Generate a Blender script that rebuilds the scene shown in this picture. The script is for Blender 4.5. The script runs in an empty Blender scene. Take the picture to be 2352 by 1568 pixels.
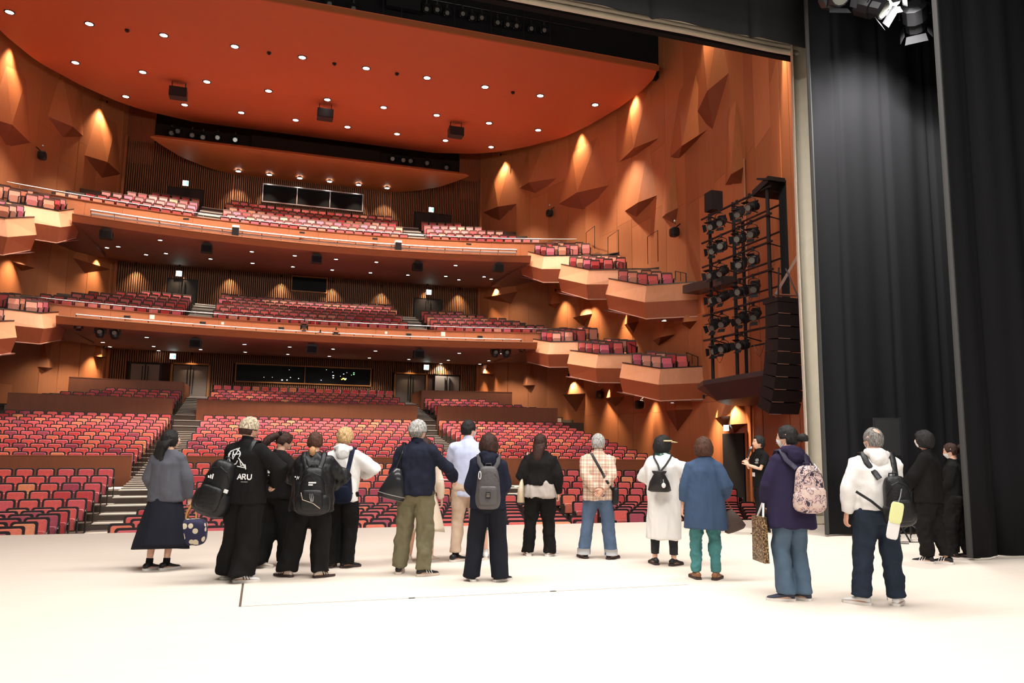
import bpy, bmesh, math, random
import numpy as np
from mathutils import Vector, Matrix, noise
from mathutils.bvhtree import BVHTree
random.seed(7)
SC = bpy.context.scene; COL = SC.collection
# ---------------------------------------------------------------- camera
cam_d = bpy.data.cameras.new('camera'); cam = bpy.data.objects.new('camera', cam_d); COL.objects.link(cam)
cam_d.sensor_width = 36.0; cam_d.lens = 1764/2352*36; cam_d.clip_end = 300
_y, _p, _r = map(math.radians, (17.8, 7.6, 0.75))
_fw = Vector((math.sin(_y)*math.cos(_p), math.cos(_y)*math.cos(_p), math.sin(_p)))
_rt = Vector((math.cos(_y), -math.sin(_y), 0)); _up = _rt.cross(_fw)
_R = _rt*math.cos(_r)+_up*math.sin(_r); _U = -_rt*math.sin(_r)+_up*math.cos(_r)
cam.matrix_world = Matrix(((_R.x, _U.x, -_fw.x, 0), (_R.y, _U.y, -_fw.y, 0), (_R.z, _U.z, -_fw.z, 1.5), (0, 0, 0, 1)))
SC.camera = cam
# ---------------------------------------------------------------- world, exposure, large lights
SC.view_settings.view_transform = 'Standard'; SC.view_settings.look = 'None'
SC.view_settings.exposure = 0.0; SC.view_settings.gamma = 1.0
SC.view_settings.use_curve_mapping = False
try:
    SC.cycles.use_denoising = True; SC.cycles.max_bounces = 6; SC.cycles.diffuse_bounces = 3; SC.cycles.sample_clamp_indirect = 4
    SC.cycles.caustics_reflective = False; SC.cycles.caustics_refractive = False
except Exception: pass
W = bpy.data.worlds.new('house'); SC.world = W; W.use_nodes = True
W.node_tree.nodes['Background'].inputs[0].default_value = (1.0, .93, .88, 1); W.node_tree.nodes['Background'].inputs[1].default_value = 0.10
XC = 2.41
def area(name, loc, target, sx, sy, power, col=(1, .97, .93), spread=math.pi):
    d = bpy.data.lights.new(name, 'AREA'); d.shape = 'RECTANGLE'; d.size = sx; d.size_y = sy; d.energy = power; d.color = col; d.spread = spread
    o = bpy.data.objects.new(name, d); COL.objects.link(o); o.location = loc
    o.rotation_euler = (Vector(target)-Vector(loc)).to_track_quat('-Z', 'Y').to_euler(); return o
area('stage_work_light', (2.5, 3.0, 9.6), (2.5, 3.4, 0), 11, 1.6, 1150)
area('stage_work_light', (2.5, 8.6, 9.6), (2.5, 9.0, 0), 11, 1.6, 1350)
area('stage_flood_light', (3.0, -6, 7.0), (4.0, 12, 1), 12, 2.0, 700, (1, .96, .91))
area('house_front_light', (2.4, 14.9, 11.6), (2.4, 46, 7.5), 17, .6, 1500, (1, .93, .86))  # added fill, unseen behind the header, brightens balcony fronts and ceiling
def spot(name, loc, target, power, angle=60, blend=.6, col=(1, .86, .7), rad=.06, parent=None):
    d = bpy.data.lights.new(name, 'SPOT'); d.energy = power; d.spot_size = math.radians(angle); d.spot_blend = blend; d.color = col; d.shadow_soft_size = rad
    o = bpy.data.objects.new(name, d); COL.objects.link(o)
    M = Matrix.Translation(Vector(loc)) @ (Vector(target)-Vector(loc)).to_track_quat('-Z', 'Y').to_matrix().to_4x4()
    if parent is not None: o.parent = parent; o.matrix_parent_inverse = Matrix(); o.matrix_basis = Matrix.Translation(-parent.location) @ M
    else: o.matrix_world = M
    return o
# ---------------------------------------------------------------- materials
def nmat(name):
    m = bpy.data.materials.new(name); m.use_nodes = True; nt = m.node_tree
    return m, nt, nt.nodes['Principled BSDF']
def mat(name, col, rough=.6, metal=0, spec=.3, emit=0, ecol=None, var=0, vs=8, stretch=(1, 1, 1), bump=0, bs=40, coord='Object', sheen=0, alpha=1, trans=0):
    m, nt, b = nmat(name); N = nt.nodes; L = nt.links
    c4 = (*col, 1)
    b.inputs['Base Color'].default_value = c4; b.inputs['Roughness'].default_value = rough; b.inputs['Metallic'].default_value = metal
    b.inputs['Specular IOR Level'].default_value = spec
    if sheen: b.inputs['Sheen Weight'].default_value = sheen
    if alpha < 1: b.inputs['Alpha'].default_value = alpha
    if trans: b.inputs['Transmission Weight'].default_value = trans
    if emit:
        b.inputs['Emission Color'].default_value = (*(ecol or col), 1); b.inputs['Emission Strength'].default_value = emit
    if var or bump:
        tc = N.new('ShaderNodeTexCoord'); mp = N.new('ShaderNodeMapping'); mp.inputs['Scale'].default_value = stretch
        L.new(tc.outputs[coord], mp.inputs[0])
    if var:
        n = N.new('ShaderNodeTexNoise'); n.inputs['Scale'].default_value = vs; n.inputs['Detail'].default_value = 5; L.new(mp.outputs[0], n.inputs['Vector'])
        mx = N.new('ShaderNodeMix'); mx.data_type = 'RGBA'; L.new(n.outputs['Fac'], mx.inputs[0])
        mx.inputs[6].default_value = (*[max(0, c*(1-var)) for c in col], 1); mx.inputs[7].default_value = (*[min(1, c*(1+var)) for c in col], 1)
        L.new(mx.outputs[2], b.inputs['Base Color'])
    if bump:
        n2 = N.new('ShaderNodeTexNoise'); n2.inputs['Scale'].default_value = bs; n2.inputs['Detail'].default_value = 4; L.new(mp.outputs[0], n2.inputs['Vector'])
        bp = N.new('ShaderNodeBump'); bp.inputs['Strength'].default_value = bump; bp.inputs['Distance'].default_value = .01
        L.new(n2.outputs['Fac'], bp.inputs['Height']); L.new(bp.outputs[0], b.inputs['Normal'])
    return m
M = {}
M['wallwood'] = [mat('veneer_%d' % i, (a*.5, a*.185, a*.075), .45, var=.16, vs=2.2, stretch=(6, 6, .35), spec=.3) for i, a in enumerate((.82, .9, 1.0, 1.08))]
M['parwood'] = mat('parapet_wood', (.36, .125, .05), .45, var=.15, vs=2, stretch=(1, 1, 6))
M['partition'] = mat('partition_veneer', (.27, .085, .035), .5, var=.18, vs=2, stretch=(3, 3, .5))
M['darkwood'] = mat('dark_veneer', (.26, .075, .03), .5, var=.2, vs=2, stretch=(4, 4, .5))
M['boxlight'] = mat('pale_veneer', (.66, .31, .17), .5, var=.10, vs=1.6, stretch=(5, 5, .6))
M['slat'] = mat('slat_wood', (.27, .12, .055), .5, var=.3, vs=3, stretch=(6, 6, .4))
M['slatback'] = mat('slat_backing', (.035, .014, .008), .8)
M['ceil'] = mat('ceiling_red', (.50, .13, .058), .55, var=.10, vs=1.5, stretch=(1, 12, 1))
M['canopy'] = mat('canopy_wood', (.42, .14, .05), .5, var=.1, vs=1.5, stretch=(1, 12, 1))
M['ceilrim'] = mat('ceiling_rim', (.30, .09, .03), .5)
M['soffit'] = mat('soffit_brown', (.25, .115, .095), .65, var=.08, vs=3)
M['black'] = mat('black_paint', (.012, .012, .013), .55)
M['void'] = mat('black_void', (.006, .006, .007), .9)
M['metalblack'] = mat('black_metal', (.02, .02, .022), .35, metal=.3)
M['steel'] = mat('brushed_steel', (.62, .62, .64), .3, metal=.9)
M['rail'] = mat('rail_steel', (.7, .7, .72), .35, metal=.6)
M['glass'] = mat('dark_glass', (.008, .008, .009), .35, spec=.08)
M['lens'] = mat('lit_lens', (1, .95, .88), .4, emit=14, ecol=(1, .95, .88))
M['lensdim'] = mat('unlit_lens', (.16, .16, .14), .15, metal=.1, spec=.8)
M['stage'] = mat('stage_boards', (.80, .70, .60), .5, var=.05, vs=1.2, stretch=(.6, 9, 1), bump=.05, bs=30)
M['carpet'] = mat('carpet', (.10, .075, .06), .95, var=.15, vs=30)
M['step'] = mat('step_tread', (.11, .085, .07), .85, var=.1, vs=20)
M['nosing'] = mat('pale_nosing', (.62, .56, .48), .5)
M['drapeb'] = mat('black_drape', (.0105, .0105, .012), .9, spec=.12, bump=.3, bs=120)
M['drapec'] = mat('cream_drape', (.78, .69, .54), .85, var=.08, vs=6, sheen=.2)
M['fins'] = mat('fin_underside', (.20, .055, .022), .55, var=.15, vs=2)  # darker than the upper faces: shade painted onto the fin undersides
M['door'] = mat('grey_door', (.20, .17, .145), .5)
M['doordark'] = mat('dark_door', (.025, .022, .02), .5)
M['goldwood'] = mat('frame_wood', (.38, .17, .05), .45)
M['exitsign'] = mat('exit_panel', (.75, 1, .95), .4, emit=7, ecol=(.75, 1, .95))
M['exitgreen'] = mat('exit_green', (.02, .45, .25), .4, emit=1.5, ecol=(.1, .9, .55))
FAB = [mat('fabric_%s' % n, c, .85, var=.22, vs=18, sheen=.35) for n, c in (
    ('red', (.76, .135, .12)), ('rose', (.72, .13, .145)), ('plum', (.44, .08, .12)), ('coral', (.84, .21, .13)), ('crimson', (.62, .075, .08)), ('orange', (.88, .31, .16)))]
FABN = ['bright red', 'rose red', 'plum', 'coral', 'crimson', 'orange']
BFAB = [mat('balcony_fabric_%d' % i, c, .85, var=.15, vs=18, sheen=.35) for i, c in enumerate((
    (.76, .15, .14), (.80, .24, .22), (.72, .16, .22), (.84, .32, .20), (.60, .06, .06), (.88, .38, .28)))]
M['shell'] = mat('seat_shell', (.012, .005, .006), .45)
M['head'] = mat('seat_headband', (.13, .075, .058), .6)
M['armtip'] = mat('arm_tip', (.55, .45, .36), .4)
M['lineglow'] = mat('edge_light', (.75, .45, .33), .5)  # even pale colour for the box edge strips, no emission
# ---------------------------------------------------------------- mesh helpers
class MB:
    def __init__(s): s.v = []; s.f = []; s.m = []; s.cm = 0
    def mi(s, i): s.cm = i; return s
    def add(s, vs, fs):
        o = len(s.v); s.v += [tuple(v) for v in vs]; s.f += [tuple(i+o for i in f) for f in fs]; s.m += [s.cm]*len(fs); return s
    def box(s, x0, x1, y0, y1, z0, z1):
        v = [(x0, y0, z0), (x1, y0, z0), (x1, y1, z0), (x0, y1, z0), (x0, y0, z1), (x1, y0, z1), (x1, y1, z1), (x0, y1, z1)]
        return s.add(v, [(0, 3, 2, 1), (4, 5, 6, 7), (0, 1, 5, 4), (1, 2, 6, 5), (2, 3, 7, 6), (3, 0, 4, 7)])
    def obox(s, M4, hx, hy, hz):
        v = [M4 @ Vector((a*hx, b*hy, c*hz)) for c in (-1, 1) for a, b in ((-1, -1), (1, -1), (1, 1), (-1, 1))]
        return s.add(v, [(0, 3, 2, 1), (4, 5, 6, 7), (0, 1, 5, 4), (1, 2, 6, 5), (2, 3, 7, 6), (3, 0, 4, 7)])
    def prism(s, poly, z0, z1):   # poly xy
        n = len(poly); v = [(x, y, z0) for x, y in poly]+[(x, y, z1) for x, y in poly]
        return s.add(v, [tuple(range(n))[::-1], tuple(range(n, 2*n))]+[(i, (i+1) % n, n+(i+1) % n, n+i) for i in range(n)])
    def slab(s, pts, t):          # polygon in 3-D, thickness vector t
        n = len(pts); t = Vector(t); v = [Vector(p) for p in pts]; v += [p+t for p in v]
        return s.add(v, [tuple(range(n))[::-1], tuple(range(n, 2*n))]+[(i, (i+1) % n, n+(i+1) % n, n+i) for i in range(n)])
    def tube(s, pts, rad, n=8, ref=(0, 0, 1), cap=True):
        pts = [Vector(p) for p in pts]; k = len(pts); ref = Vector(ref)
        if not isinstance(rad, list): rad = [rad]*k
        rings = []; side0 = None
        for i, p in enumerate(pts):
            t = (pts[min(i+1, k-1)]-pts[max(i-1, 0)])
            if t.length < 1e-9: t = Vector((0, 0, 1))
            t.normalize()
            if side0 is None:
                sd = t.cross(ref)
                if sd.length < 1e-3: sd = t.cross(Vector((1, 0, 0)) if abs(t.x) < .9 else Vector((0, 1, 0)))
            else: sd = side0-t*side0.dot(t)
            sd.normalize(); side0 = sd; up = sd.cross(t)
            r = rad[i]; ra, rb = (r if isinstance(r, (list, tuple)) else (r, r))
            rings.append([p+sd*math.cos(2*math.pi*j/n)*ra+up*math.sin(2*math.pi*j/n)*rb for j in range(n)])
        v = [q for R in rings for q in R]; f = []
        for i in range(k-1):
            for j in range(n): f.append((i*n+j, i*n+(j+1) % n, (i+1)*n+(j+1) % n, (i+1)*n+j))
        if cap: f.append(tuple(range(n))); f.append(tuple((k-1)*n+j for j in range(n))[::-1])
        f = [t[::-1] for t in f]
        return s.add(v, f)
    def loft(s, rings, cap=True):
        n = len(rings[0]); v = [q for R in rings for q in R]; f = []
        for i in range(len(rings)-1):
            for j in range(n): f.append((i*n+j, i*n+(j+1) % n, (i+1)*n+(j+1) % n, (i+1)*n+j))
        if cap: f.append(tuple(range(n))[::-1]); f.append(tuple((len(rings)-1)*n+j for j in range(n)))
        return s.add(v, f)
    def sq(s, c, a, b, h, e1=1, e2=1, nu=16, nv=10, M4=None):
        """superellipsoid"""
        def sp(x, e): return math.copysign(abs(x)**e, x)
        v = []; f = []
        for i in range(nv+1):
            ph = -math.pi/2+math.pi*i/nv
            for j in range(nu):
                th = 2*math.pi*j/nu
                p = Vector((a*sp(math.cos(ph), e1)*sp(math.cos(th), e2), b*sp(math.cos(ph), e1)*sp(math.sin(th), e2), h*sp(math.sin(ph), e1)))
                if M4 is not None: p = M4 @ p
                v.append(p+Vector(c))
        for i in range(nv):
            for j in range(nu): f.append((i*nu+j, i*nu+(j+1) % nu, (i+1)*nu+(j+1) % nu, (i+1)*nu+j))
        return s.add(v, f)
    def mesh(s, name, mats, smooth=False):
        me = bpy.data.meshes.new(name); me.from_pydata(s.v, [], s.f)
        for m in (mats if isinstance(mats, (list, tuple)) else [mats]): me.materials.append(m)
        if any(s.m): me.polygons.foreach_set('material_index', s.m)
        if smooth: me.polygons.foreach_set('use_smooth', [True]*len(me.polygons))
        me.update(); return me
    def build(s, name, mats, parent=None, smooth=False, loc=None):
        return mkobj(name, s.mesh(name, mats, smooth), parent, loc)
def mkobj(name, me, parent=None, loc=None):
    o = bpy.data.objects.new(name, me); COL.objects.link(o)
    if parent is not None: o.parent = parent
    if loc is not None: o.location = loc
    return o
def tag(o, label=None, cat=None, group=None, kind=None):
    if label: o['label'] = label
    if cat: o['category'] = cat
    if group: o['group'] = group
    if kind: o['kind'] = kind
    return o
def empty(name, loc=(0, 0, 0), rz=0, **k):
    o = bpy.data.objects.new(name, None); COL.objects.link(o); o.location = loc; o.rotation_euler = (0, 0, rz); o.empty_display_size = .1
    return tag(o, **k)
def copy_tree(o, parent=None):
    c = o.copy(); COL.objects.link(c)
    if parent is not None: c.parent = parent
    for ch in list(KIDS.get(o.name, [])): copy_tree(ch, c)
    return c
KIDS = {}
ORD = ['first', 'second', 'third', 'fourth', 'fifth', 'sixth', 'seventh', 'eighth', 'ninth', 'tenth', 'eleventh', 'twelfth', 'thirteenth', 'fourteenth', 'fifteenth', 'sixteenth', 'seventeenth', 'eighteenth', 'nineteenth', 'twentieth', 'twenty-first', 'twenty-second', 'twenty-third', 'twenty-fourth']
def arcY(Yv, rel, R): return Yv-(R-math.sqrt(R*R-rel*rel))
def sweep(mb, prof, x0, x1, R, n=24, closed=True):
    """profile of (Yv, z) swept along the arc of the rows"""
    rings = []
    for i in range(n+1):
        rel = x0+(x1-x0)*i/n
        rings.append([(XC+rel, arcY(Y, rel, R), z) for Y, z in prof])
    k = len(prof); v = [q for r in rings for q in r]; f = []
    for i in range(n):
        for j in range(k if closed else k-1): f.append((i*k+j, (i+1)*k+j, (i+1)*k+(j+1) % k, i*k+(j+1) % k))
    if closed: f.append(tuple(range(k))); f.append(tuple(n*k+j for j in range(k))[::-1])
    mb.add(v, f); return mb
# ================================================================ SETTING
WY = [13.5, 17, 20, 23, 26, 30, 34, 38, 41, 44, 47, 50.5]
WW = [8.8, 11.0, 12.7, 13.9, 14.7, 15.3, 15.5, 15.3, 14.8, 14.0, 12.9, 11.3]
def w(Y): return float(np.interp(Y, WY, WW))
SEATR = 55.0
# stage floor with trap joints recessed between planks
st = MB(); st.box(-16, 22, -14, 7.655, -.12, 0).box(-16, -.122, 7.655, 8.9, -.12, 0).box(4.52, 22, 7.655, 8.9, -.12, 0)
st.box(-16, 22, 8.9, 14.0, -.12, 0).box(-.10, 4.52, 7.68, 8.9, -.12, -.001).box(-16, 22, 13.85, 14.0, -1.15, -.12)
tag(st.build('stage_floor', M['stage']), kind='structure')
M['seam'] = mat('seam_shadow', (.12, .08, .06), .9)
sm = MB(); sm.box(-.13, 4.53, 7.645, 7.69, -.05, -.0055).box(-.122, -.092, 7.66, 8.92, -.05, -.0055)
tag(sm.build('trim_1', M['seam']), kind='structure')
hg = MB()
for hx in (1.47, 2.94): hg.box(hx-.03, hx+.03, 7.645, 7.675, -.002, .004)
tag(hg.build('trim_2', M['metalblack']), kind='structure')

# stepped auditorium floor
FR = [16.9+.935*i for i in range(13)]; FT = [-.21]*7+[-.06, .10, .26, .42, .60, .76]
MR = [30.9+.99*i for i in range(12)]; MT = [1.04, 1.18, 1.32, 1.47, 1.63, 1.79, 1.94, 2.09, 2.25, 2.41, 2.57, 2.75]
RR = [43, 43.95, 44.9, 45.85, 46.8, 48.3]; RT = [3.61, 3.79, 3.98, 4.17, 4.37, 4.73]
SH = .87
prof = [(14.0, -1.08), (FR[7]-.55, -1.08)]
for Y, t in list(zip(FR[7:], FT[7:]))+list(zip(MR, MT))+list(zip(RR, RT)):
    z = t-SH; prof += [(Y-.56, prof[-1][1]), (Y-.56, z)]
prof += [(49.4, prof[-1][1]), (49.4, 4.0), (51.2, 4.0), (51.2, -1.6), (14.0, -1.6)]
fl = MB(); sweep(fl, prof, -17, 17, SEATR, 30)
tag(fl.build('floor', M['carpet']), kind='structure')

# aisle stairs: every step is a piece with a pale nosing
def stairs(x0, x1, ztop):
    mb_obj = empty('stairs', kind='structure')
    pr = [(Y, t-SH) for Y, t in list(zip(FR[7:], FT[7:]))+list(zip(MR, MT))+list(zip(RR, RT))]+[(49.9, 4.02)]
    prevY, prevz = FR[6]-.5, -1.08
    for Y, z in pr:
        n = 1 if Y < 29 else max(2, round((Y-prevY)/.48)); dY = (Y-prevY)
        for h in range(n):
            zz = prevz+(z-prevz)*(h+1)/n; yy = prevY-.56+dY*(h+1)/n; td = dY/n+.12
            s = MB(); sweep(s, [(yy, zz-.25), (yy, zz+.012), (yy+td, zz+.012), (yy+td, zz-.25)], x0, x1, SEATR, 2)
            st_ = s.build('step', M['step'], mb_obj)
            nw = .30 if n == 1 else .05
            s = MB(); sweep(s, [(yy-.02, zz-.012), (yy-.02, zz+.02), (yy+nw, zz+.02), (yy+nw, zz-.012)], x0, x1, SEATR, 2)
            s.build('nosing', M['nosing'], st_)
        prevY, prevz = Y, z
stairs(-6.62, -5.34, 4); stairs(5.34, 6.62, 4)
# cross-aisle landings in front of the first parapet wall
for sgn in (-1, 1):
    for i in range(3):
        s = MB(); a, b = sorted((sgn*6.55, sgn*8.1)); z = FT[10+i]-SH
        sweep(s, [(FR[10+i]+.1, z-.2), (FR[10+i]+.1, z+.02), (FR[10+i]+1.1, z+.02), (FR[10+i]+1.1, z-.2)], a, b, SEATR, 3)
        tag(s.build('trim_3', M['nosing']), kind='structure')

# low parapet walls between seating tiers
def parapet(Y, z0, z1, a, b, cap=True):
    s = MB(); sweep(s, [(Y, z0), (Y, z1), (Y+.14, z1), (Y+.14, z0)], a, b, SEATR, max(3, int((b-a)/1.2)))
    o = tag(s.build('partition_wall', M['partition']), kind='structure')
    s = MB(); sweep(s, [(Y-.015, z1), (Y-.015, z1+.035), (Y+.16, z1+.035), (Y+.16, z1)], a, b, SEATR, max(3, int((b-a)/1.2)))
    s.build('cap_rail', M['darkwood'], o)
    return o
parapet(30.1, -1.1, .90, -5.25, 5.25); parapet(30.1, -1.1, .90, -13.9, -6.68); parapet(30.1, -1.1, .90, 6.68, 13.9)
parapet(42.3, 1.0, 3.51, -5.65, 5.65); parapet(42.3, 1.0, 3.51, -13.6, -6.75); parapet(42.3, 1.0, 3.51, 6.75, 13.4)
parapet(46.7, 2.6, 4.66, -12.2, -6.75); parapet(46.7, 2.6, 4.66, 6.75, 12.2)
for sgn in (-1, 1):
    s = MB(); x = XC+sgn*6.75; s.box(x-.06, x+.06, 46.3, 49.6, 3, 4.66)
    tag(s.build('partition_wall', M['partition']), kind='structure')

# side walls: backing plus veneer panels, each a piece with open joints
def side_wall(sgn, name):
    ys = np.linspace(13.5, 50.5, 50)
    b = MB(); pts = [(XC+sgn*(w(y)+.12), y) for y in ys]+[(XC+sgn*(w(y)+.5), y) for y in ys[::-1]]
    if sgn < 0: pts = pts[::-1]
    n = len(ys); v = []
    for x, y in [(XC+sgn*(w(y)+.13), y) for y in ys]: v += [(x, y, -1.2), (x, y, 24)]
    b.add(v, [(2*i, 2*i+1, 2*i+3, 2*i+2) for i in range(n-1)])
    root = tag(b.build(name, M['slatback']), kind='structure')
    rnd = random.Random(3 if sgn > 0 else 4)
    Yb = [13.5]
    while Yb[-1] < 50: Yb.append(min(50.5, Yb[-1]+rnd.uniform(1.3, 2.1)))
    Yb[-1] = 50.5
    for i in range(len(Yb)-1):
        y0, y1 = Yb[i]+.006, Yb[i+1]-.006
        zs = [-1.15, rnd.uniform(2.6, 4.2), rnd.uniform(6.6, 8.2), rnd.uniform(11.5, 13.5), rnd.uniform(16, 18), 22.5]
        tw = rnd.uniform(-.035, .035)
        for j in range(5):
            d0, d1 = tw, -tw
            a0, a1 = XC+sgn*(w(y0)+d0), XC+sgn*(w(y1)+d1)
            s = MB(); z0, z1 = zs[j]+.005, zs[j+1]-.005
            s.slab([(a0, y0, z0), (a1, y1, z0), (a1, y1, z1), (a0, y0, z1)], (sgn*.07, 0, 0))
            s.build('panel', M['wallwood'][rnd.randrange(4)], root)
    return root
side_wall(1, 'wall_right'); side_wall(-1, 'wall_left')

# wall fins: folded wedges standing out of the veneer
FINS = {
'U': [[[11.37, 50.38, 17.53], [11.89, 48.04, 17.34], [12.95, 46.86, 17.33], [12.18, 48.6, 16.48]],[[12.92, 46.98, 18.36], [13.05, 45.1, 18.2], [14.29, 42.96, 17.96], [13.57, 45.2, 17.53]],[[14.24, 43.12, 16.26], [14.38, 40.24, 16.15], [15.33, 37.48, 15.86], [14.89, 40.46, 15.11]],[[15.37, 36.8, 16.86], [14.95, 34.1, 16.63], [15.41, 32.12, 16.53], [15.46, 34.86, 16.54]],[[15.39, 36.26, 13.94], [14.94, 33.64, 13.61], [15.43, 32.48, 13.71], [15.46, 34.96, 13.2]],[[15.41, 32.14, 12.47], [14.78, 30.54, 12.12], [15.33, 30.3, 12.43], [15.34, 30.62, 11.63]],[[15.37, 31.34, 15.15], [14.55, 28.66, 14.64], [14.85, 26.98, 14.84], [15.32, 30.34, 14.71]],[[15.08, 28.52, 15.96], [14.11, 25.86, 15.87], [14.33, 24.6, 16.14], [14.79, 26.58, 14.5]],[[14.6, 25.6, 11.8], [13.45, 23.38, 11.41], [14.05, 23.46, 11.8], [14.09, 23.7, 11.23]]],
'M': [[[11.44, 50.22, 11.44], [11.92, 47.96, 11.26], [13.03, 46.66, 11.38], [12.76, 47.34, 10.56]],[[13.98, 44.08, 10.12], [13.81, 42.9, 9.93], [14.35, 42.72, 9.99], [14.22, 43.2, 9.69]],[[14.63, 41.66, 8.95], [14.44, 39.86, 8.78], [15.06, 39.5, 8.89], [14.91, 40.42, 8.24]],[[15.39, 36.28, 7.8], [14.93, 34.9, 7.64], [15.47, 34.6, 7.76], [15.45, 35.24, 7.19]],[[15.48, 33.4, 6.61], [14.82, 31.28, 6.47], [15.35, 30.74, 6.59], [15.44, 32.72, 6.24]],[[15.32, 30.38, 6.98], [14.54, 28.76, 6.78], [15.08, 28.52, 6.85], [15.21, 29.38, 6.56]]],
'L': [[[11.42, 50.26, 6.21], [11.42, 49.04, 6.14], [12.13, 48.7, 6.07], [11.97, 49.06, 5.9]],[[13.15, 46.34, 5.2], [13.07, 45.28, 5.14], [13.64, 45.02, 5.16], [13.39, 45.7, 4.9]],[[14.4, 42.56, 4.46], [14.29, 40.8, 4.38], [14.96, 40.1, 4.4], [14.76, 41.16, 3.2]],[[15.22, 38.5, 4.05], [14.82, 36.7, 3.99], [15.39, 36.18, 4.0], [15.34, 37.22, 3.5]],[[15.41, 32.14, 3.14], [14.71, 29.9, 3.07], [15.16, 29.08, 3.08], [15.35, 30.84, 2.05]],[[14.87, 27.1, 2.64], [13.79, 24.92, 2.61], [14.18, 24.06, 2.67], [14.75, 26.28, 2.22]],[[14.71, 26.04, 2.34], [13.66, 24.1, 2.3], [14.19, 23.7, 2.34], [14.48, 25.16, 1.98]]],
'GU': [[[-15.09, 39.32, 16.0], [-14.4, 40.14, 16.1], [-14.25, 43.06, 16.25], [-14.8, 41.02, 15.23]],[[-14.06, 43.78, 18.16], [-13.04, 45.14, 18.21], [-12.85, 47.12, 18.42], [-13.51, 45.34, 17.57]],[[-12.9, 47.0, 17.36], [-11.83, 48.16, 17.46], [-11.34, 50.42, 17.48], [-12.12, 48.72, 16.56]]],
'GM': [[[-14.37, 42.3, 9.99], [-13.89, 42.5, 9.88], [-13.89, 44.34, 10.12], [-14.23, 43.16, 9.68]],[[-12.96, 46.86, 11.4], [-12.22, 47.5, 11.3], [-11.41, 50.28, 11.51], [-12.43, 48.04, 10.71]]],
'GL': [[[-11.9, 49.2, 6.21], [-11.46, 49.2, 6.18], [-11.32, 50.48, 6.3], [-11.61, 49.84, 6.1]],[[-13.64, 45.02, 5.13], [-13.15, 45.2, 5.12], [-13.12, 46.4, 5.2], [-13.39, 45.7, 4.9]]]}
FT_ = {'U': 'upper part of the right wall', 'M': 'right wall below the upper boxes', 'L': 'right wall beside the stalls', 'GU': 'upper part of the left wall', 'GM': 'left wall at first balcony level', 'GL': 'left wall beside the stalls'}
FD = {'U': ['low wide', 'high shallow', 'broad', 'long slim', 'twin-pointed', 'small', 'long rising', 'tallest upright', 'small triangular']}
for k, L in FINS.items():
    sg = 1 if k in 'UML' else -1
    for i, (Lp, Tp, Rp, Bp) in enumerate(L):
        P = [Vector((XC+q[0], q[1], q[2])) for q in (Lp, Tp, Rp, Bp)]
        Lv, T, Rv, B = P
        Lw = Vector((XC+sg*(w(Lv.y)+.05), Lv.y, Lv.z)); Rw = Vector((XC+sg*(w(Rv.y)+.05), Rv.y, Rv.z)); Bw = Vector((XC+sg*(w(B.y)+.05), B.y, B.z))
        ht = 4.0 if k in ('U', 'GU') else 1.9
        def wp(y, z): return Vector((XC+sg*(w(y)+.06), y, z))
        zt = max(Lv.z, Rv.z, T.z)+ht; A1 = wp(Lv.y*.75+Rv.y*.25, zt*.8+Lv.z*.2); A2 = wp(Lv.y*.25+Rv.y*.75, zt*.8+Rv.z*.2)
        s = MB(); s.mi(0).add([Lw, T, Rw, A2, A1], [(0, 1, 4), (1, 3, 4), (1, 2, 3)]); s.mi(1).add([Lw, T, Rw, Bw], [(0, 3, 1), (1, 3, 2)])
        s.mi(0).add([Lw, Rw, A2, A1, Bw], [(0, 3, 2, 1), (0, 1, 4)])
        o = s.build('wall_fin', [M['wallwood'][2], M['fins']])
        where = ORD[i]+' counted from the rear, '+FT_[k]
        tag(o, '%sfin, %s' % ((FD[k][i]+' ' if k in FD else ''), where), 'wall fin', 'acoustic fins standing out of the side walls')

# rear wall: backing and slats, with openings
rb = MB(); rb.box(XC-11.6, XC+11.6, 50.62, 50.9, 2, 19.0).box(XC-11.6, XC+11.6, 52.2, 52.4, 18.5, 24)
rear = tag(rb.build('wall_rear', M['slatback']), kind='structure')
def slats(x0, x1, z0, z1, holes=(), name='slats'):
    s = MB(); x = x0
    while x < x1-.04:
        segs = [(z0, z1)]
        for a, b, c, d in holes:
            if a < x+.03 < b:
                ns = []
                for p, q in segs:
                    if c > p: ns.append((p, min(q, c)))
                    if d < q: ns.append((max(p, d), q))
                segs = ns
        for p, q in segs:
            if q-p > .03: s.box(XC+x, XC+x+.065, 50.48, 50.64, p, q)
        x += .125
    return tag(s.build(name, M['slat'], rear), kind='stuff')
HL = [(-10.3, -5.7, 3, 6.1), (5.6, 10.2, 3, 6.08), (-4.3, 4.25, 5.08, 6.28)]
HM = [(-8.5, -6.7, 8, 11.34), (6.8, 8.8, 8, 11.2), (-1.15, 1.1, 11.05, 12.1)]
HU = [(-8.8, -6.7, 13, 17.12), (6.7, 9.3, 13, 17.17), (-3.25, 3.2, 16.7, 17.95)]
slats(-11.3, 11.3, 3.9, 6.85, HL); slats(-11.3, 11.3, 8, 12.2, HM)
slats(-5.0, 5.0, 13.2, 18.6, HU); slats(-11.3, -5.05, 13.2, 19.8, HU); slats(5.05, 11.3, 13.2, 19.8, HU)
for sg in (-1, 1):
    s = MB(); x = XC+sg*11.3; s.box(x-.08, x+.08, 50.2, 50.7, 2, 20); tag(s.build('trim_4', M['parwood']), kind='structure')
    s = MB(); x = XC+sg*5.02; s.box(x-.03, x+.03, 50.44, 50.7, 13, 18.6); tag(s.build('trim_4', M['parwood']), kind='structure')
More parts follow.
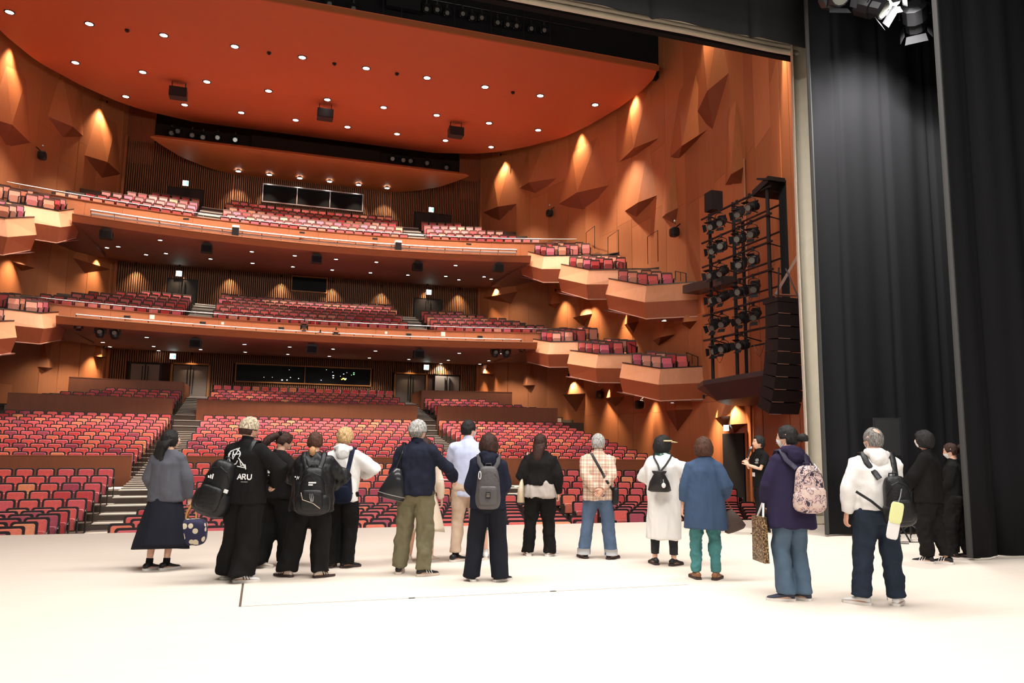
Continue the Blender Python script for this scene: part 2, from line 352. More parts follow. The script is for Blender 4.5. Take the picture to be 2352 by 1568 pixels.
# stalls doors
def door(i, x0, x1, z0, z1, leaf, dark=False, frame=True, lab=''):
    s = MB(); s.box(XC+x0-.1, XC+x1+.1, 50.60, 50.66, z0, z1+.08); o = tag(s.build('door_%d' % i, M['doordark']), kind='structure')
    mid = (x0+x1)/2
    for a, b in ((x0, mid-.02), (mid+.02, x1)):
        s = MB(); s.box(XC+a+.02, XC+b-.02, 50.5, 50.58, z0+.02, z1-.03); lf = s.build('door_leaf', leaf, o)
        hx = b-.13 if a == x0 else a+.13
        s = MB(); s.box(XC+hx-.022, XC+hx+.022, 50.42, 50.5, z0+.25, z1-.15); s.build('pull_handle', M['metalblack'], lf)
    if frame:
        s = MB(); s.box(XC+x0-.14, XC+x0-.02, 50.36, 50.6, z0, z1+.1).box(XC+x1+.02, XC+x1+.14, 50.36, 50.6, z0, z1+.1).box(XC+x0-.14, XC+x1+.14, 50.36, 50.6, z1+.02, z1+.12)
        s.build('door_frame', M['goldwood'], o)
door(1, -7.75, -5.8, 4.0, 6.02, M['door']); door(2, 5.8, 7.75, 4.0, 5.98, M['door'])
door(3, -10.1, -8.5, 4.0, 6.0, M['door'], frame=False); door(4, 8.4, 10.1, 4.0, 6.0, M['door'], frame=False)
for i, (x0, x1, z0, z1) in enumerate([(-8.45, -6.75, 9.2, 11.3), (6.85, 8.75, 9.2, 11.15), (-8.75, -6.75, 15.0, 17.08), (6.75, 9.25, 15.0, 17.12)]):
    door(5+i, x0, x1, z0, z1, M['doordark'], frame=False)  # dark openings: their shade is painted as near-black leaves
# control-room windows
def window(i, x0, x1, z0, z1, npan, fm, depth=.1):
    s = MB(); s.box(XC+x0, XC+x1, 50.56, 50.6, z0, z1); o = tag(s.build('window_%d' % i, M['glass']), kind='structure')
    s = MB(); t = .07
    s.box(XC+x0-t, XC+x0, 50.38, 50.62, z0-t, z1+t).box(XC+x1, XC+x1+t, 50.38, 50.62, z0-t, z1+t)
    s.box(XC+x0, XC+x1, 50.38, 50.62, z0-t, z0).box(XC+x0, XC+x1, 50.38, 50.62, z1, z1+t); s.build('window_frame', fm, o)
    for k in range(1, npan):
        x = x0+(x1-x0)*k/npan; s = MB(); s.box(XC+x-.025, XC+x+.025, 50.42, 50.6, z0, z1); s.build('mullion', fm, o)
    return o
w1 = window(1, -4.15, 4.1, 5.16, 6.2, 2, M['goldwood'])
window(2, -1.1, 1.05, 11.1, 12.0, 1, M['goldwood']); window(3, -3.17, 3.13, 16.78, 17.87, 3, M['steel'])
glow = [('desk_glow', (.5, .6, 1), 3, [(1.75, 5.72, .05), (2.4, 5.85, .03), (1.0, 5.4, .03), (2.55, 5.55, .04), (2.2, 5.7, .02), (1.7, 5.95, .02), (2.6, 5.95, .02)]),
        ('desk_glow', (.3, 1, .35), 3, [(3.05, 5.95, .035), (3.05, 5.85, .035), (1.3, 6.08, .02), (2.9, 5.8, .02)]),
        ('desk_glow', (1, .7, .1), 4, [(2.4, 5.55, .06), (2.5, 5.5, .05), (2.3, 5.5, .04)]),
        ('desk_glow', (.9, .9, 1), 2, [(-2.5, 5.45, .02), (-2.0, 5.47, .02), (-1.4, 5.32, .05), (-.9, 5.5, .03), (-1.1, 5.33, .04), (1.75, 5.58, .04), (-.4, 5.45, .03), (-1.0, 5.98, .02)])]
for nm, c, e, L in glow:
    s = MB()
    for x, z, r in L: s.box(XC+x-r, XC+x+r, 50.548, 50.565, z-r*.6, z+r*.6)
    tag(s.build('indicator_lights', mat('glow', c, emit=e, ecol=c), w1), kind='stuff')

# ceiling
CZY = [30.6, 35.5, 40.3, 44.9, 48.3]; CZZ = [19.1, 19.4, 19.67, 20.2, 20.62]
def cz(Y): return float(np.interp(Y, CZY, CZZ))
CWY = [30.6, 31.5, 33, 35.4, 38.5, 41.2, 44, 46, 47.2, 48.3]; CWW = [14.45, 14.75, 14.9, 14.85, 14.4, 13.75, 12.5, 11.2, 10.0, 7.4]
def cw(Y): return float(np.interp(Y, CWY, CWW))
v = []; f = []; NY, NX = 36, 24
for i in range(NY+1):
    Y = 30.6+(48.3-30.6)*i/NY
    for j in range(NX+1): v.append((XC+cw(Y)*(2*j/NX-1), Y, cz(Y)))
nn = len(v); v += [(a, b, c+.3) for a, b, c in v]
for i in range(NY):
    for j in range(NX):
        a = i*(NX+1)+j; f.append((a, a+NX+1, a+NX+2, a+1)); f.append((a+nn, a+1+nn, a+NX+2+nn, a+NX+1+nn))
for i in range(NY):
    for a, b in ((i*(NX+1), (i+1)*(NX+1)), ((i+1)*(NX+1)+NX, i*(NX+1)+NX)): f.append((a, a+nn, b+nn, b))
for j in range(NX):
    f.append((j+1, j+1+nn, j+nn, j)); a = NY*(NX+1)+j; f.append((a, a+nn, a+1+nn, a+1))
cl = MB(); cl.add(v, f); ceil = tag(cl.build('ceiling', M['ceil'], smooth=False), kind='structure')
s = MB(); s.box(XC-14.5, XC+14.5, 30.5, 30.6, 19.06, 19.3); s.build('front_rim', M['ceilrim'], ceil)
up = MB(); up.box(-16, 22, 13.4, 53, 24, 24.3).box(-16, 22, 32.2, 32.5, 19.6, 24)
tag(up.build('ceiling', M['void']), kind='structure')

# canopy above the upper balcony
s = MB(); zf, zr = 18.62, 18.35
top = [(XC-9.45, 46.4), (XC+9.3, 46.4), (XC+8.0, 48.6), (XC+6.4, 50.0), (XC+5.1, 50.55), (XC-5.1, 50.55), (XC-6.4, 50.0), (XC-8.0, 48.6)]
def czn(y): return zf+(zr-zf)*((y-46.4)/4.1)**.6 if y > 46.4 else zf
NB = 10; vb = []; fb = []
for i in range(NB+1):
    y = 46.4+4.15*i/NB; xl = np.interp(y, [46.4, 48.6, 50.0, 50.55], [9.4, 8.0, 6.4, 5.1])
    vb += [(XC-xl, y, czn(y)), (XC+xl, y, czn(y)), (XC-xl, y, 18.95+.1*(i/NB)), (XC+xl, y, 18.95+.1*(i/NB))] if i else [(XC-xl, y, zf-.0), (XC+xl, y, zf), (XC-xl, y, zf+.06), (XC+xl, y, zf+.06)]
for i in range(NB):
    a = 4*i; fb += [(a, a+4, a+5, a+1), (a+2, a+3, a+7, a+6), (a, a+2, a+6, a+4), (a+1, a+5, a+7, a+3)]
fb += [(0, 1, 3, 2), (4*NB, 4*NB+2, 4*NB+3, 4*NB+1)]
s.add(vb, fb); tag(s.build('ceiling_canopy', M['canopy']), kind='structure')
# gallery slot above the canopy: dark panel and lanterns
s = MB(); s.box(XC-4.1, XC+4.3, 51.3, 51.45, 18.9, 21.6); tag(s.build('wall_gallery', M['slatback']), kind='structure')
s = MB()
for x in (-9.8, 9.8): s.box(XC+min(x, x*1.3), XC+max(x, x*1.3), 50.6, 50.8, 18.4, 22)
tag(s.build('wall_gallery', M['darkwood']), kind='structure')

# proscenium: header beam, side pier
s = MB(); s.box(-16, 22, 13.5, 13.6, 10.12, 24).box(-16, 22, 13.6, 14.1, 10.4, 24); tag(s.build('wall_front', M['void']), kind='structure')
s = MB(); s.box(12.6, 22, 13.55, 14.1, -1.2, 10.4).box(-16, -7.6, 13.55, 14.1, -1.2, 10.4)
tag(s.build('wall_front', M['void']), kind='structure')
# ================================================================ BALCONIES
BR = 40.0
M['ledgetrim'] = mat('ledge_trim', (.42, .19, .10), .5)
M['tray'] = mat('grey_tray', (.30, .30, .31), .5, metal=.2)
M['rail'] = mat('rail_grey', (.45, .45, .46), .4, metal=.5)
def balcony(name, label, lipY, zb, parY, ztop, rzs, rz0, dz, rail_y, rail_z, soff_r):
    root = empty(name, (XC, lipY, zb), label=label, cat='balcony')
    root.location = (0, 0, 0)
    ext = 11.6
    s = MB(); sweep(s, [(lipY+.12, zb), (lipY, zb+.30), (lipY+.02, zb+.36), (lipY+1.15, zb+.40), (lipY+1.15, zb+.05)], -ext, ext, BR, 30); s.build('fascia', M['parwood'], root)
    s = MB(); sweep(s, [(lipY-.02, zb+.34), (lipY-.02, zb+.385), (lipY+.07, zb+.385), (lipY+.07, zb+.34)], -ext, ext, BR, 30); s.build('ledge_trim', M['ledgetrim'], root)
    # parapet of veneer panels
    n = 18; x0, x1 = -14.6, 14.6
    for i in range(n):
        a = x0+(x1-x0)*i/n+.004; b = x0+(x1-x0)*(i+1)/n-.004
        s = MB(); sweep(s, [(parY-.10, zb+.3), (parY, ztop), (parY+.12, ztop), (parY+.12, zb+.1)], a, b, BR, 2); s.build('parapet_panel', M['parwood'], root)
    s = MB(); sweep(s, [(parY-.03, ztop), (parY-.03, ztop+.035), (parY+.15, ztop+.035), (parY+.15, ztop)], x0, x1, BR, 30); s.build('parapet_cap', M['darkwood'], root)
    # thin safety rail above the cap
    s = MB()
    def arc(Y, z, a, b, n): return [(XC+a+(b-a)*i/n, arcY(Y, a+(b-a)*i/n, BR), z) for i in range(n+1)]
    s.tube(arc(parY+.05, ztop+.26, -14.5, 14.5, 40), .016, 5)
    for i in range(15):
        r = -14+2*i; s.tube([(XC+r, arcY(parY+.05, r, BR), ztop), (XC+r, arcY(parY+.05, r, BR), ztop+.26)], .01, 5)
    s.build('safety_rail', M['rail'], root)
    # soffit
    s = MB(); rear_z = soff_r
    v = []; f = []; NY = 6
    for i in range(NY+1):
        for j in range(31):
            r = -1+2*j/30; t = i/NY
            if i == 0: x = r*ext; y = arcY(lipY+.12, x, BR); z = zb
            else:
                ye = 50.6; y0 = arcY(lipY+.12, r*ext, BR); y = y0+(ye-y0)*t
                ww = ext+(w(max(y, 44))-ext)*t if y > 40 else ext
                x = r*min(ww, w(y)+.1) if t > 0 else r*ext; z = zb+(rear_z-zb)*t
            v.append((XC+x, y, z))
    for i in range(NY):
        for j in range(30): a = i*31+j; f.append((a, a+31, a+32, a+1))
    s.add(v, f); s.build('soffit', M['soffit'], root)
    # rails on brackets in front of the parapet
    s = MB(); s.tube(arc(rail_y, rail_z, -11.0, 11.0, 36), .05 if zb > 9 else .032, 8); rl = s.build('lighting_rail', M['rail'], root)
    s = MB(); s.tube(arc(rail_y+.10, rail_z-.16, -11.0, 11.0, 36), (.035, .08), 6); s.build('cable_tray', M['tray'] if zb > 9 else M['metalblack'], root)
    nb = 23
    for i in range(nb):
        r = -11+22*i/(nb-1); y = arcY(rail_y, r, BR)
        s = MB(); s.tube([(XC+r, y, rail_z), (XC+r, y+.16, rail_z-.2), (XC+r, y+.3, zb+.38)], (.02, .05), 4); s.build('bracket', M['metalblack'], root)
    # seating steps
    pr = []; Yp = parY+.1; z = rz0
    pr = [(Yp, zb+.45), (Yp, rzs[0][1])]
    for Y, z in rzs[1:]: pr += [(Y-.56, pr[-1][1]), (Y-.56, z)]
    pr += [(50.6, pr[-1][1]), (50.6, zb+.45)]
    s = MB(); sweep(s, pr, -14.4, 14.4, BR, 24); s.build('seating_steps', M['carpet'], root)
    # side concrete between soffit edge and side wall
    for sg in (-1, 1):
        s = MB(); a, b = sorted((sg*11.5, sg*14.9)); sweep(s, [(parY-.1, zb+.03), (parY-.1, zb+.4), (parY+6.5, zb+.4), (parY+6.5, zb+.03)], a, b, BR, 5); s.build('side_soffit', M['soffit'], root)
    return root
BSH = .93
BL = [(43.1+.95*i, z-BSH) for i, z in enumerate([8.15, 8.46, 8.83, 9.14, 9.48, 9.80, 10.13, 10.42])]
BU = [(44.0+.95*i, z-BSH) for i, z in enumerate([13.42, 13.91, 14.38, 14.87, 15.35, 15.82, 16.33])]
lowb = balcony('balcony', 'lower balcony with curved wooden parapet and a dark rail carrying spotlights', 40.8, 6.65, 42.3, 7.72, BL, 7.2, .33, 41.55, 7.24, 6.82)
upb = balcony('balcony', 'upper balcony with curved wooden parapet and pale metal rail tray', 42.0, 11.75, 43.2, 13.17, BU, 12.5, .49, 42.65, 12.6, 12.13)
# aisle steps in the balconies
for root, rows, R0 in ((lowb, BL, 1), (upb, BU, 1)):
    for sg in (-1, 1):
        for i in range(1, len(rows)):
            for h in (0, .5):
                z = rows[i-1][1]+(rows[i][1]-rows[i-1][1])*(h+.5); Y = rows[i][0]-1.0+h*.5
                a, b = sorted((sg*5.34, sg*6.6)); s = MB(); sweep(s, [(Y, z-.2), (Y, z+.012), (Y+.55, z+.012), (Y+.55, z-.2)], a, b, BR, 2); st_ = s.build('step', M['step'], root)
                s = MB(); sweep(s, [(Y-.02, z-.03), (Y-.02, z+.025), (Y+.09, z+.025), (Y+.09, z-.03)], a, b, BR, 2); s.build('nosing', M['nosing'], st_)
# small vents and notices on the lower parapet
def parface(rel, Yv, z): return (XC+rel, arcY(Yv, rel, BR)-.10, z)
for i, r in enumerate((-9.0, -5.6, -1.75, 5.0, 8.9)):
    x, y, z = parface(r, 42.22, 7.42); s = MB(); s.mi(0).box(x-.16, x+.16, y-.04, y+.06, z-.07, z+.07).mi(1).box(x-.14, x+.14, y-.055, y-.03, z-.055, z+.055)
    tag(s.build('vent_grille', [M['goldwood'], M['black']]), 'small dark slotted vent, %s from the left in the lower balcony parapet' % ORD[i], 'vent', 'vents in the lower balcony parapet')
for i, r in enumerate((-6.8, -.9, 3.1, 8.4)):
    x, y, z = parface(r, 43.1, 12.95); s = MB(); s.box(x-.14, x+.14, y-.05, y+.05, z-.04, z+.04)
    tag(s.build('vent_grille', M['black']), 'thin dark slot vent, %s from the left in the upper balcony parapet' % ORD[i], 'vent', 'vents in the upper balcony parapet')
M['paper'] = mat('white_paper', (.9, .85, .8), .6)
for i, (r, sz, dz) in enumerate(((-7.9, .11, .1), (-4.65, .065, .0), (3.75, .065, 0), (6.85, .12, .12))):
    x, y, z = parface(r, 42.1, 7.45+dz*0.4); s = MB(); s.box(x-sz, x+sz, y-.06, y-.045, z-sz, z+sz).box(x-.02, x+.02, y-.05, y+.1, z-.02, z+.02)
    tag(s.build('wall_notice', M['paper']), 'small white square plate, %s from the left on the lower balcony front' % ORD[i], 'plate', 'white plates on the lower balcony front')
# ---------------------------------------------------------------- side boxes
BOX = {'U': [((11.8, 42.4, 12.95), (11.8, 38.7, 11.76), (13.22, 37.9, 11.71)), ((12.57, 38.1, 11.22), (12.59, 34.4, 10.12), (14.05, 33.4, 10.05)), ((13.35, 33.75, 9.6), (13.4, 29.9, 8.51), (15.2, 28.5, 8.53))],
       'L': [((11.82, 41.4, 7.53), (11.89, 37.89, 6.9), (13.2, 37.2, 6.9)), ((12.6, 36.84, 6.36), (12.6, 33.32, 5.79), (14.27, 32.5, 5.77)), ((13.4, 32.35, 5.31), (13.4, 28.74, 4.72), (15.4, 28.0, 4.84))]}
boxinfo = []
def side_box(sg, lv, k, label):
    I, C_, O = BOX[lv][k]
    fold, bot = (.79, 1.48) if lv == 'U' else (.69, 1.34)
    def P(p, dx=0, dz=0, dy=0): return Vector((XC+sg*(p[0]+dx), p[1]+dy, p[2]+dz))
    # prolong outer facet to the wall
    t = 1.0
    while C_[0]+(O[0]-C_[0])*t < w(C_[1]+(O[1]-C_[1])*t)+.1 and t < 4: t += .05
    O2 = tuple(C_[i]+(O[i]-C_[i])*t for i in range(3))
    if k == 2: O2 = (O2[0], O2[1], O2[2])
    root = empty('balcony_box', label=label, cat='balcony box', group='stepped side boxes along the walls')
    def facet(a, b, name, m, da, db, ins):
        n = Vector((ins[0]*sg, ins[1], 0))
        s = MB(); s.slab([a, b, db, da], n); return s.build(name, m, root)
    sgn = sg
    # inner facet (runs along the hall), outer facet (faces the stage)
    nsg = (.14, 0)
    facet(P(I), P(C_), 'front_panel', M['boxlight'], P(I, -.16, -fold), P(C_, -.2, -fold, -.18), (.14, .0))
    facet(P(C_), P(O2), 'front_panel', M['boxlight'], P(C_, -.2, -fold, -.18), P(O2, -.02, -fold, -.22), (.02, .14))
    facet(P(I, -.16, -fold), P(C_, -.2, -fold, -.18), 'lower_panel', M['darkwood2'], P(I, -.0, -bot), P(C_, -.07, -bot, -.05), (.14, 0))
    facet(P(C_, -.2, -fold, -.18), P(O2, -.02, -fold, -.22), 'lower_panel', M['darkwood2'], P(C_, -.07, -bot, -.05), P(O2, 0, -bot, -.05), (.02, .14))
    s = MB(); s.slab([P(I, -.02, 0), P(C_, -.02, 0, -.02), P(C_, .16, 0, .14), P(I, .16, 0)], (0, 0, .04)); s.slab([P(C_, -.02, 0, -.02), P(O2, 0, 0, -.02), P(O2, .0, 0, .16), P(C_, .16, 0, .14)], (0, 0, .04)); s.build('cap_rail', M['metalblack'], root)
    s = MB(); s.slab([P(I, .0, -bot, 0), P(C_, -.09, -bot, -.07), P(C_, -.04, -bot, -.02), P(I, .05, -bot)], (0, 0, -.035)); s.slab([P(C_, -.09, -bot, -.07), P(O2, 0, -bot, -.07), P(O2, 0, -bot, -.0), P(C_, -.04, -bot, .0)], (0, 0, -.035)); s.build('edge_strip', M['lineglow'], root)
    wl = [Vector((XC+sg*(w(y)+.1), y, 0)) for y in np.linspace(O2[1], I[1]+.6, 5)]
    zz = lambda y: np.interp(y, [C_[1], I[1]], [C_[2], I[2]])
    bottom = [P(I, 0, -bot, .6), P(C_, -.07, -bot)]+[Vector((p.x, p.y, float(zz(p.y))-bot)) for p in wl]
    s = MB(); s.slab(bottom, (0, 0, .05)); s.build('soffit', M['soffit'], root)
    fl_ = [P(I, .1, -.42, .3), P(C_, .1, -.42, .1)]+[Vector((p.x, p.y, float(zz(p.y))-.42+.15*(w(p.y)-C_[0]-.5))) for p in wl]
    s = MB(); s.slab(fl_, (0, 0, .04)); s.build('deck', M['carpet'], root)
    # grab rail of black tube
    r0 = P(O2, -.5, .02, .25) if k == 2 else P(O, .05, .02, .25)
    s = MB(); a = r0; b = r0+Vector((-sg*.0, .9, .25)); c = b+Vector((0, 0, .42)); d = a+Vector((0, 0, .38))
    s.tube([a, d, c, b], .022, 5); m_ = (a+b)/2; s.tube([m_, m_+Vector((0, 0, .4))], .014, 5); s.build('grab_rail', M['metalblack'], root)
    boxinfo.append((sg, lv, k, I, C_, O2))
    return root
M['darkwood2'] = mat('mahogany_veneer', (.36, .105, .042), .5, var=.12, vs=2, stretch=(4, 4, .5))
BN = ['rearmost', 'middle', 'foremost']
for lv, ln in (('U', 'upper'), ('L', 'lower')):
    for k in range(3): side_box(1, lv, k, 'pale veneer %s side box, %s of the three stepping down the right wall' % (ln, BN[k]))
    for k in range(3): side_box(-1, lv, k, 'pale veneer %s side box, %s on the left wall' % (ln, BN[k]))
# ================================================================ SEATS
def rrect(hx, z0, z1, r, n=3, taper=0):
    pts = [(-hx+taper, z0), (hx-taper, z0)]
    for i in range(n+1):
        a = math.pi/2*i/n; pts.append((hx-r+r*math.cos(a), z1-r+r*math.sin(a)))
    for i in range(n+1):
        a = math.pi/2*(1+i/n); pts.append((-hx+r+r*math.cos(a), z1-r+r*math.sin(a)))
    return pts
def xz_slab(mb, prof, y0, y1, lean=0, inset=None, yf=None):
    """extrude an (x,z) outline from y0 (front) to y1; optional puffed front"""
    z0 = min(p[1] for p in prof); cx = 0; cz_ = sum(p[1] for p in prof)/len(prof); n = len(prof)
    ly = lambda z: lean*(z-z0)
    v = [(x, y1+ly(z), z) for x, z in prof]+[(x, y0+ly(z), z) for x, z in prof]
    f = [tuple(range(n))[::-1] if False else tuple(range(n)[::-1])]
    for i in range(n): f.append((i, (i+1) % n, n+(i+1) % n, n+i))
    if inset:
        v += [(x*inset, yf+ly(z), cz_+(z-cz_)*inset) for x, z in prof]
        for i in range(n): f.append((n+i, n+(i+1) % n, 2*n+(i+1) % n, 2*n+i))
        f.append(tuple(range(2*n, 3*n)))
    else: f.append(tuple(range(n, 2*n)))
    f = [t[::-1] for t in f]
    mb.add(v, f); return mb
def seat_parts(kind):
    P = {}
    if kind == 'stall':
        P['back_shell'] = xz_slab(MB(), rrect(.245, .40, .87, .06), .0, .075, .16)
        P['back_cushion'] = xz_slab(MB(), rrect(.200, .40, .828, .05), -.03, .01, .16, .93, -.055)
        P['seat_cushion'] = xz_slab(MB(), rrect(.198, .30, .60, .05), -.17, -.05, -.12, .92, -.20)
        P['seat_base'] = xz_slab(MB(), rrect(.19, .28, .50, .04), -.05, -.02, 0)
        s = MB()
        for a in (-1, 1): s.box(min(a*.245, a*.262), max(a*.245, a*.262), -.36, .06, .0, .56).box(min(a*.235, a*.2645), max(a*.235, a*.2645), -.40, .03, .56, .60)
        P['armrests'] = s
        s = MB()
        for a in (-1, 1): s.box(min(a*.24, a*.263), max(a*.24, a*.263), -.405, -.38, .565, .595)
        P['arm_tips'] = s
    else:
        P['back_shell'] = xz_slab(MB(), rrect(.245, .40, .93, .05), .0, .06, .14)
        P['back_cushion'] = xz_slab(MB(), rrect(.21, .40, .835, .03), -.03, .01, .14, .93, -.05)
        P['headband'] = xz_slab(MB(), rrect(.235, .835, .925, .04), -.035, .0, .02)
        for q in P['headband'].v: pass
        P['headband'].v = [(x, y+.055, z) for x, y, z in P['headband'].v]
        P['seat_cushion'] = xz_slab(MB(), rrect(.21, .26, .58, .05), -.17, -.05, -.12, .92, -.20)
        s = MB()
        for a in (-1, 1): s.box(min(a*.245, a*.262), max(a*.245, a*.262), -.34, .06, .0, .54).box(min(a*.235, a*.2645), max(a*.235, a*.2645), -.38, .03, .54, .58)
        P['armrests'] = s
    return P
PM = {'back_shell': M['shell'], 'seat_base': M['shell'], 'armrests': M['shell'], 'arm_tips': M['armtip'], 'headband': M['head'], 'back_cushion': FAB[0], 'seat_cushion': FAB[0]}
SP = {k: seat_parts(k) for k in ('stall', 'balcony')}
SM_ = {k: {n: mb.mesh(n, PM[n]) for n, mb in P.items()} for k, P in SP.items()}
seats = []   # (x, y, z, rot, kind, colour, block, rowname, idx)
rs = random.Random(11)
def pick(): return rs.choices(range(6), (36, 24, 13, 12, 11, 4))[0]
def add_row(Y, zf, a, b, R, kind, block, row, odd, side=0, dark=0):
    """seats from rel a to b on the arc; counted from the aisle"""
    n = int((abs(b-a)+1e-6)/.53); st0 = min(a, b); L = []
    if side == 0: start = -(n-1)*.53/2
    for i in range(n):
        if side == 0: r = start+i*.53
        elif side < 0: r = -(6.68+.27+i*.53+(.265 if odd else 0)*0)
        else: r = 6.68+.27+i*.53
        L.append(r)
    for i, r in enumerate(L):
        y = arcY(Y, r, R); ang = math.asin(r/R)
        seats.append((XC+r, y, zf, -ang, kind, pick(), block, row, i))
for i, (Y, t) in enumerate(zip(FR, FT)):
    add_row(Y, t-SH, -5.3 if i % 2 else -5.05, 5.3 if i % 2 else 5.05, SEATR, 'stall', 'front centre block', i, i % 2)
    if i < 12:
        e = min(w(Y-1)-.75, 14.2)-.265*(i % 2)
        for sd in (-1, 1): add_row(Y, t-SH, 6.68, e, SEATR, 'stall', 'front %s block' % ('left' if sd < 0 else 'right'), i, i % 2, sd)
for i, (Y, t) in enumerate(zip(MR, MT)):
    add_row(Y, t-SH, -5.3 if i % 2 else -5.05, 5.3 if i % 2 else 5.05, SEATR, 'stall', 'middle centre block', i, i % 2)
    e = min(w(Y-1.5)-.8, 14.0)-.265*(i % 2)
    for sd in (-1, 1): add_row(Y, t-SH, 6.68, e, SEATR, 'stall', 'middle %s block' % ('left' if sd < 0 else 'right'), i, i % 2, sd)
for i, (Y, t) in enumerate(zip(RR, RT)):
    add_row(Y, t-SH, -5.3 if i % 2 else -5.05, 5.3 if i % 2 else 5.05, SEATR, 'stall', 'rear centre block', i, i % 2)
    if i < 4:
        e = (13.2, 12.4, 11.6, 11.0)[i]
        for sd in (-1, 1): add_row(Y, t-SH, 6.95, e, SEATR, 'stall', 'rear %s block' % ('left' if sd < 0 else 'right'), i, i % 2, sd)
for rows, nm, ns in ((BL, 'lower balcony', 6), (BU, 'upper balcony', 6)):
    for i, (Y, z) in enumerate(rows):
        add_row(Y, z, -5.3 if i % 2 else -5.05, 5.3 if i % 2 else 5.05, BR, 'balcony', nm+' centre', i, i % 2)
        if i < ns:
            e = (13.9, 13.3, 12.4, 11.6, 10.9, 10.4)[i]-.1
            if i == ns-1: e = 9.4
            for sd in (-1, 1): add_row(Y, z, 6.68, e, BR, 'balcony', nm+(' left' if sd < 0 else ' right'), i, i % 2, sd)
def inview(x, y, z, m=20):
    d = Vector((x, y, z))-Vector((0, 0, 1.5)); zc = d.dot(_fw)
    px, py = 1176+1764*d.dot(_R)/zc, 784-1764*d.dot(_U)/zc
    return -m < px < 2352+m and -m < py < 1568+m and px < 1880, zc
stuff = []; cand = []
for s_ in seats:
    x, y, z, a, kind, c, bl, row, i = s_
    ok, zc = inview(x, y, z+.8)
    if not ok: continue
    if bl == 'front right block' and row < 2: pass
    if kind == 'stall': cand.append((zc, s_))
    else: stuff.append(s_)
cand.sort(key=lambda t: t[0]); indiv = [c[1] for c in cand[:300]]; stuff += [c[1] for c in cand[300:]]
for x, y, z, a, kind, c, bl, row, i in indiv:
    side = bl.split()[1]
    nth = ORD[i] if i < len(ORD) else 'last'
    fromw = 'from the left' if side == 'centre' else 'from the aisle'
    root = empty('theatre_chair', (x, y, z), a, label='%s folding seat, %s %s, %s row of %s' % (FABN[c], nth, fromw, ORD[row], bl), cat='seat', group='folding seats of the '+bl)
    for n, me in SM_[kind].items():
        o = mkobj(n, me, root)
        if n in ('back_cushion', 'seat_cushion'): o.material_slots[0].link = 'OBJECT'; o.material_slots[0].material = FAB[c]
# the rest of the seats as one object
mats = FAB+BFAB+[M['shell'], M['head'], M['armtip']]
VV = []; FF = []; MI = []; off = 0
proto = {}
for k, P in SP.items():
    vs = []; fs = []; ms = []
    for n, mb in P.items():
        if n in ('seat_base',): continue
        o = len(vs); vs += mb.v; fs += [tuple(i+o for i in f) for f in mb.f]
        ms += [{'back_cushion': -1, 'seat_cushion': -1, 'headband': 13, 'arm_tips': 14}.get(n, 12)]*len(mb.f)
    proto[k] = (np.array(vs), fs, ms)
for x, y, z, a, kind, c, bl, row, i in stuff:
    vs, fs, ms = proto[kind]; ca, sa = math.cos(a), math.sin(a)
    q = np.stack([vs[:, 0]*ca-vs[:, 1]*sa+x, vs[:, 0]*sa+vs[:, 1]*ca+y, vs[:, 2]+z], 1)
    VV.append(q); FF += [tuple(i_+off for i_ in f) for f in fs]; ci = c+(6 if kind == 'balcony' else 0)
    MI += [ci if m < 0 else m for m in ms]; off += len(q)
me = bpy.data.meshes.new('distant_seats'); me.from_pydata(np.concatenate(VV).tolist(), [], FF)
for m in mats: me.materials.append(m)
me.polygons.foreach_set('material_index', MI); me.update()
tag(mkobj('distant_seats', me), 'rows of folding red and coral seats filling the rear stalls and both balconies', 'seats', kind='stuff')
# chairs in the side boxes, every one a thing
def box_chairs(sg, lv, k, I, C_, O2):
    n = 0; side = 'right' if sg > 0 else 'left'
    rows = 4
    for r in range(rows):
        t = r/(rows-1); Y = C_[1]+.35+(I[1]-C_[1]-.9)*t
        zb = float(np.interp(Y, [C_[1], I[1]], [C_[2], I[2]]))
        for j in range(4):
            x = C_[0]+.50+j*.66
            if x > w(Y)-.55 or (r == rows-1 and j == 0 and False): continue
            if k < 2 and False: continue
            X, Yy, z = XC+sg*x, Y-j*.12, zb-.38+j*.10
            ok, zc = inview(X, Yy, z+.7, 10)
            if not ok: continue
            n += 1; c = rs.randrange(6)
            root = empty('box_chair', (X, Yy, z), -sg*.35, label='taupe-backed %s chair, %s row, %s from the rim, %s %s box, %s wall' % (FABN[c], ORD[r], ORD[j], BN[k], 'upper' if lv == 'U' else 'lower', side), cat='chair', group='chairs in the side boxes')
            for nm, me in SM_['balcony'].items():
                o = mkobj(nm, me, root)
                if nm in ('back_cushion', 'seat_cushion'): o.material_slots[0].link = 'OBJECT'; o.material_slots[0].material = BFAB[c]
            s_ = MB_LEG; mkobj('chair_legs', s_, root)
lg = MB()
for a in (-.2, .2):
    lg.tube([(a, -.3, -.02), (a, -.3, .3), (a, .03, .3), (a, .06, -.02)], .014, 5)
MB_LEG = lg.mesh('chair_legs', M['metalblack'])
for b in boxinfo: box_chairs(*b)
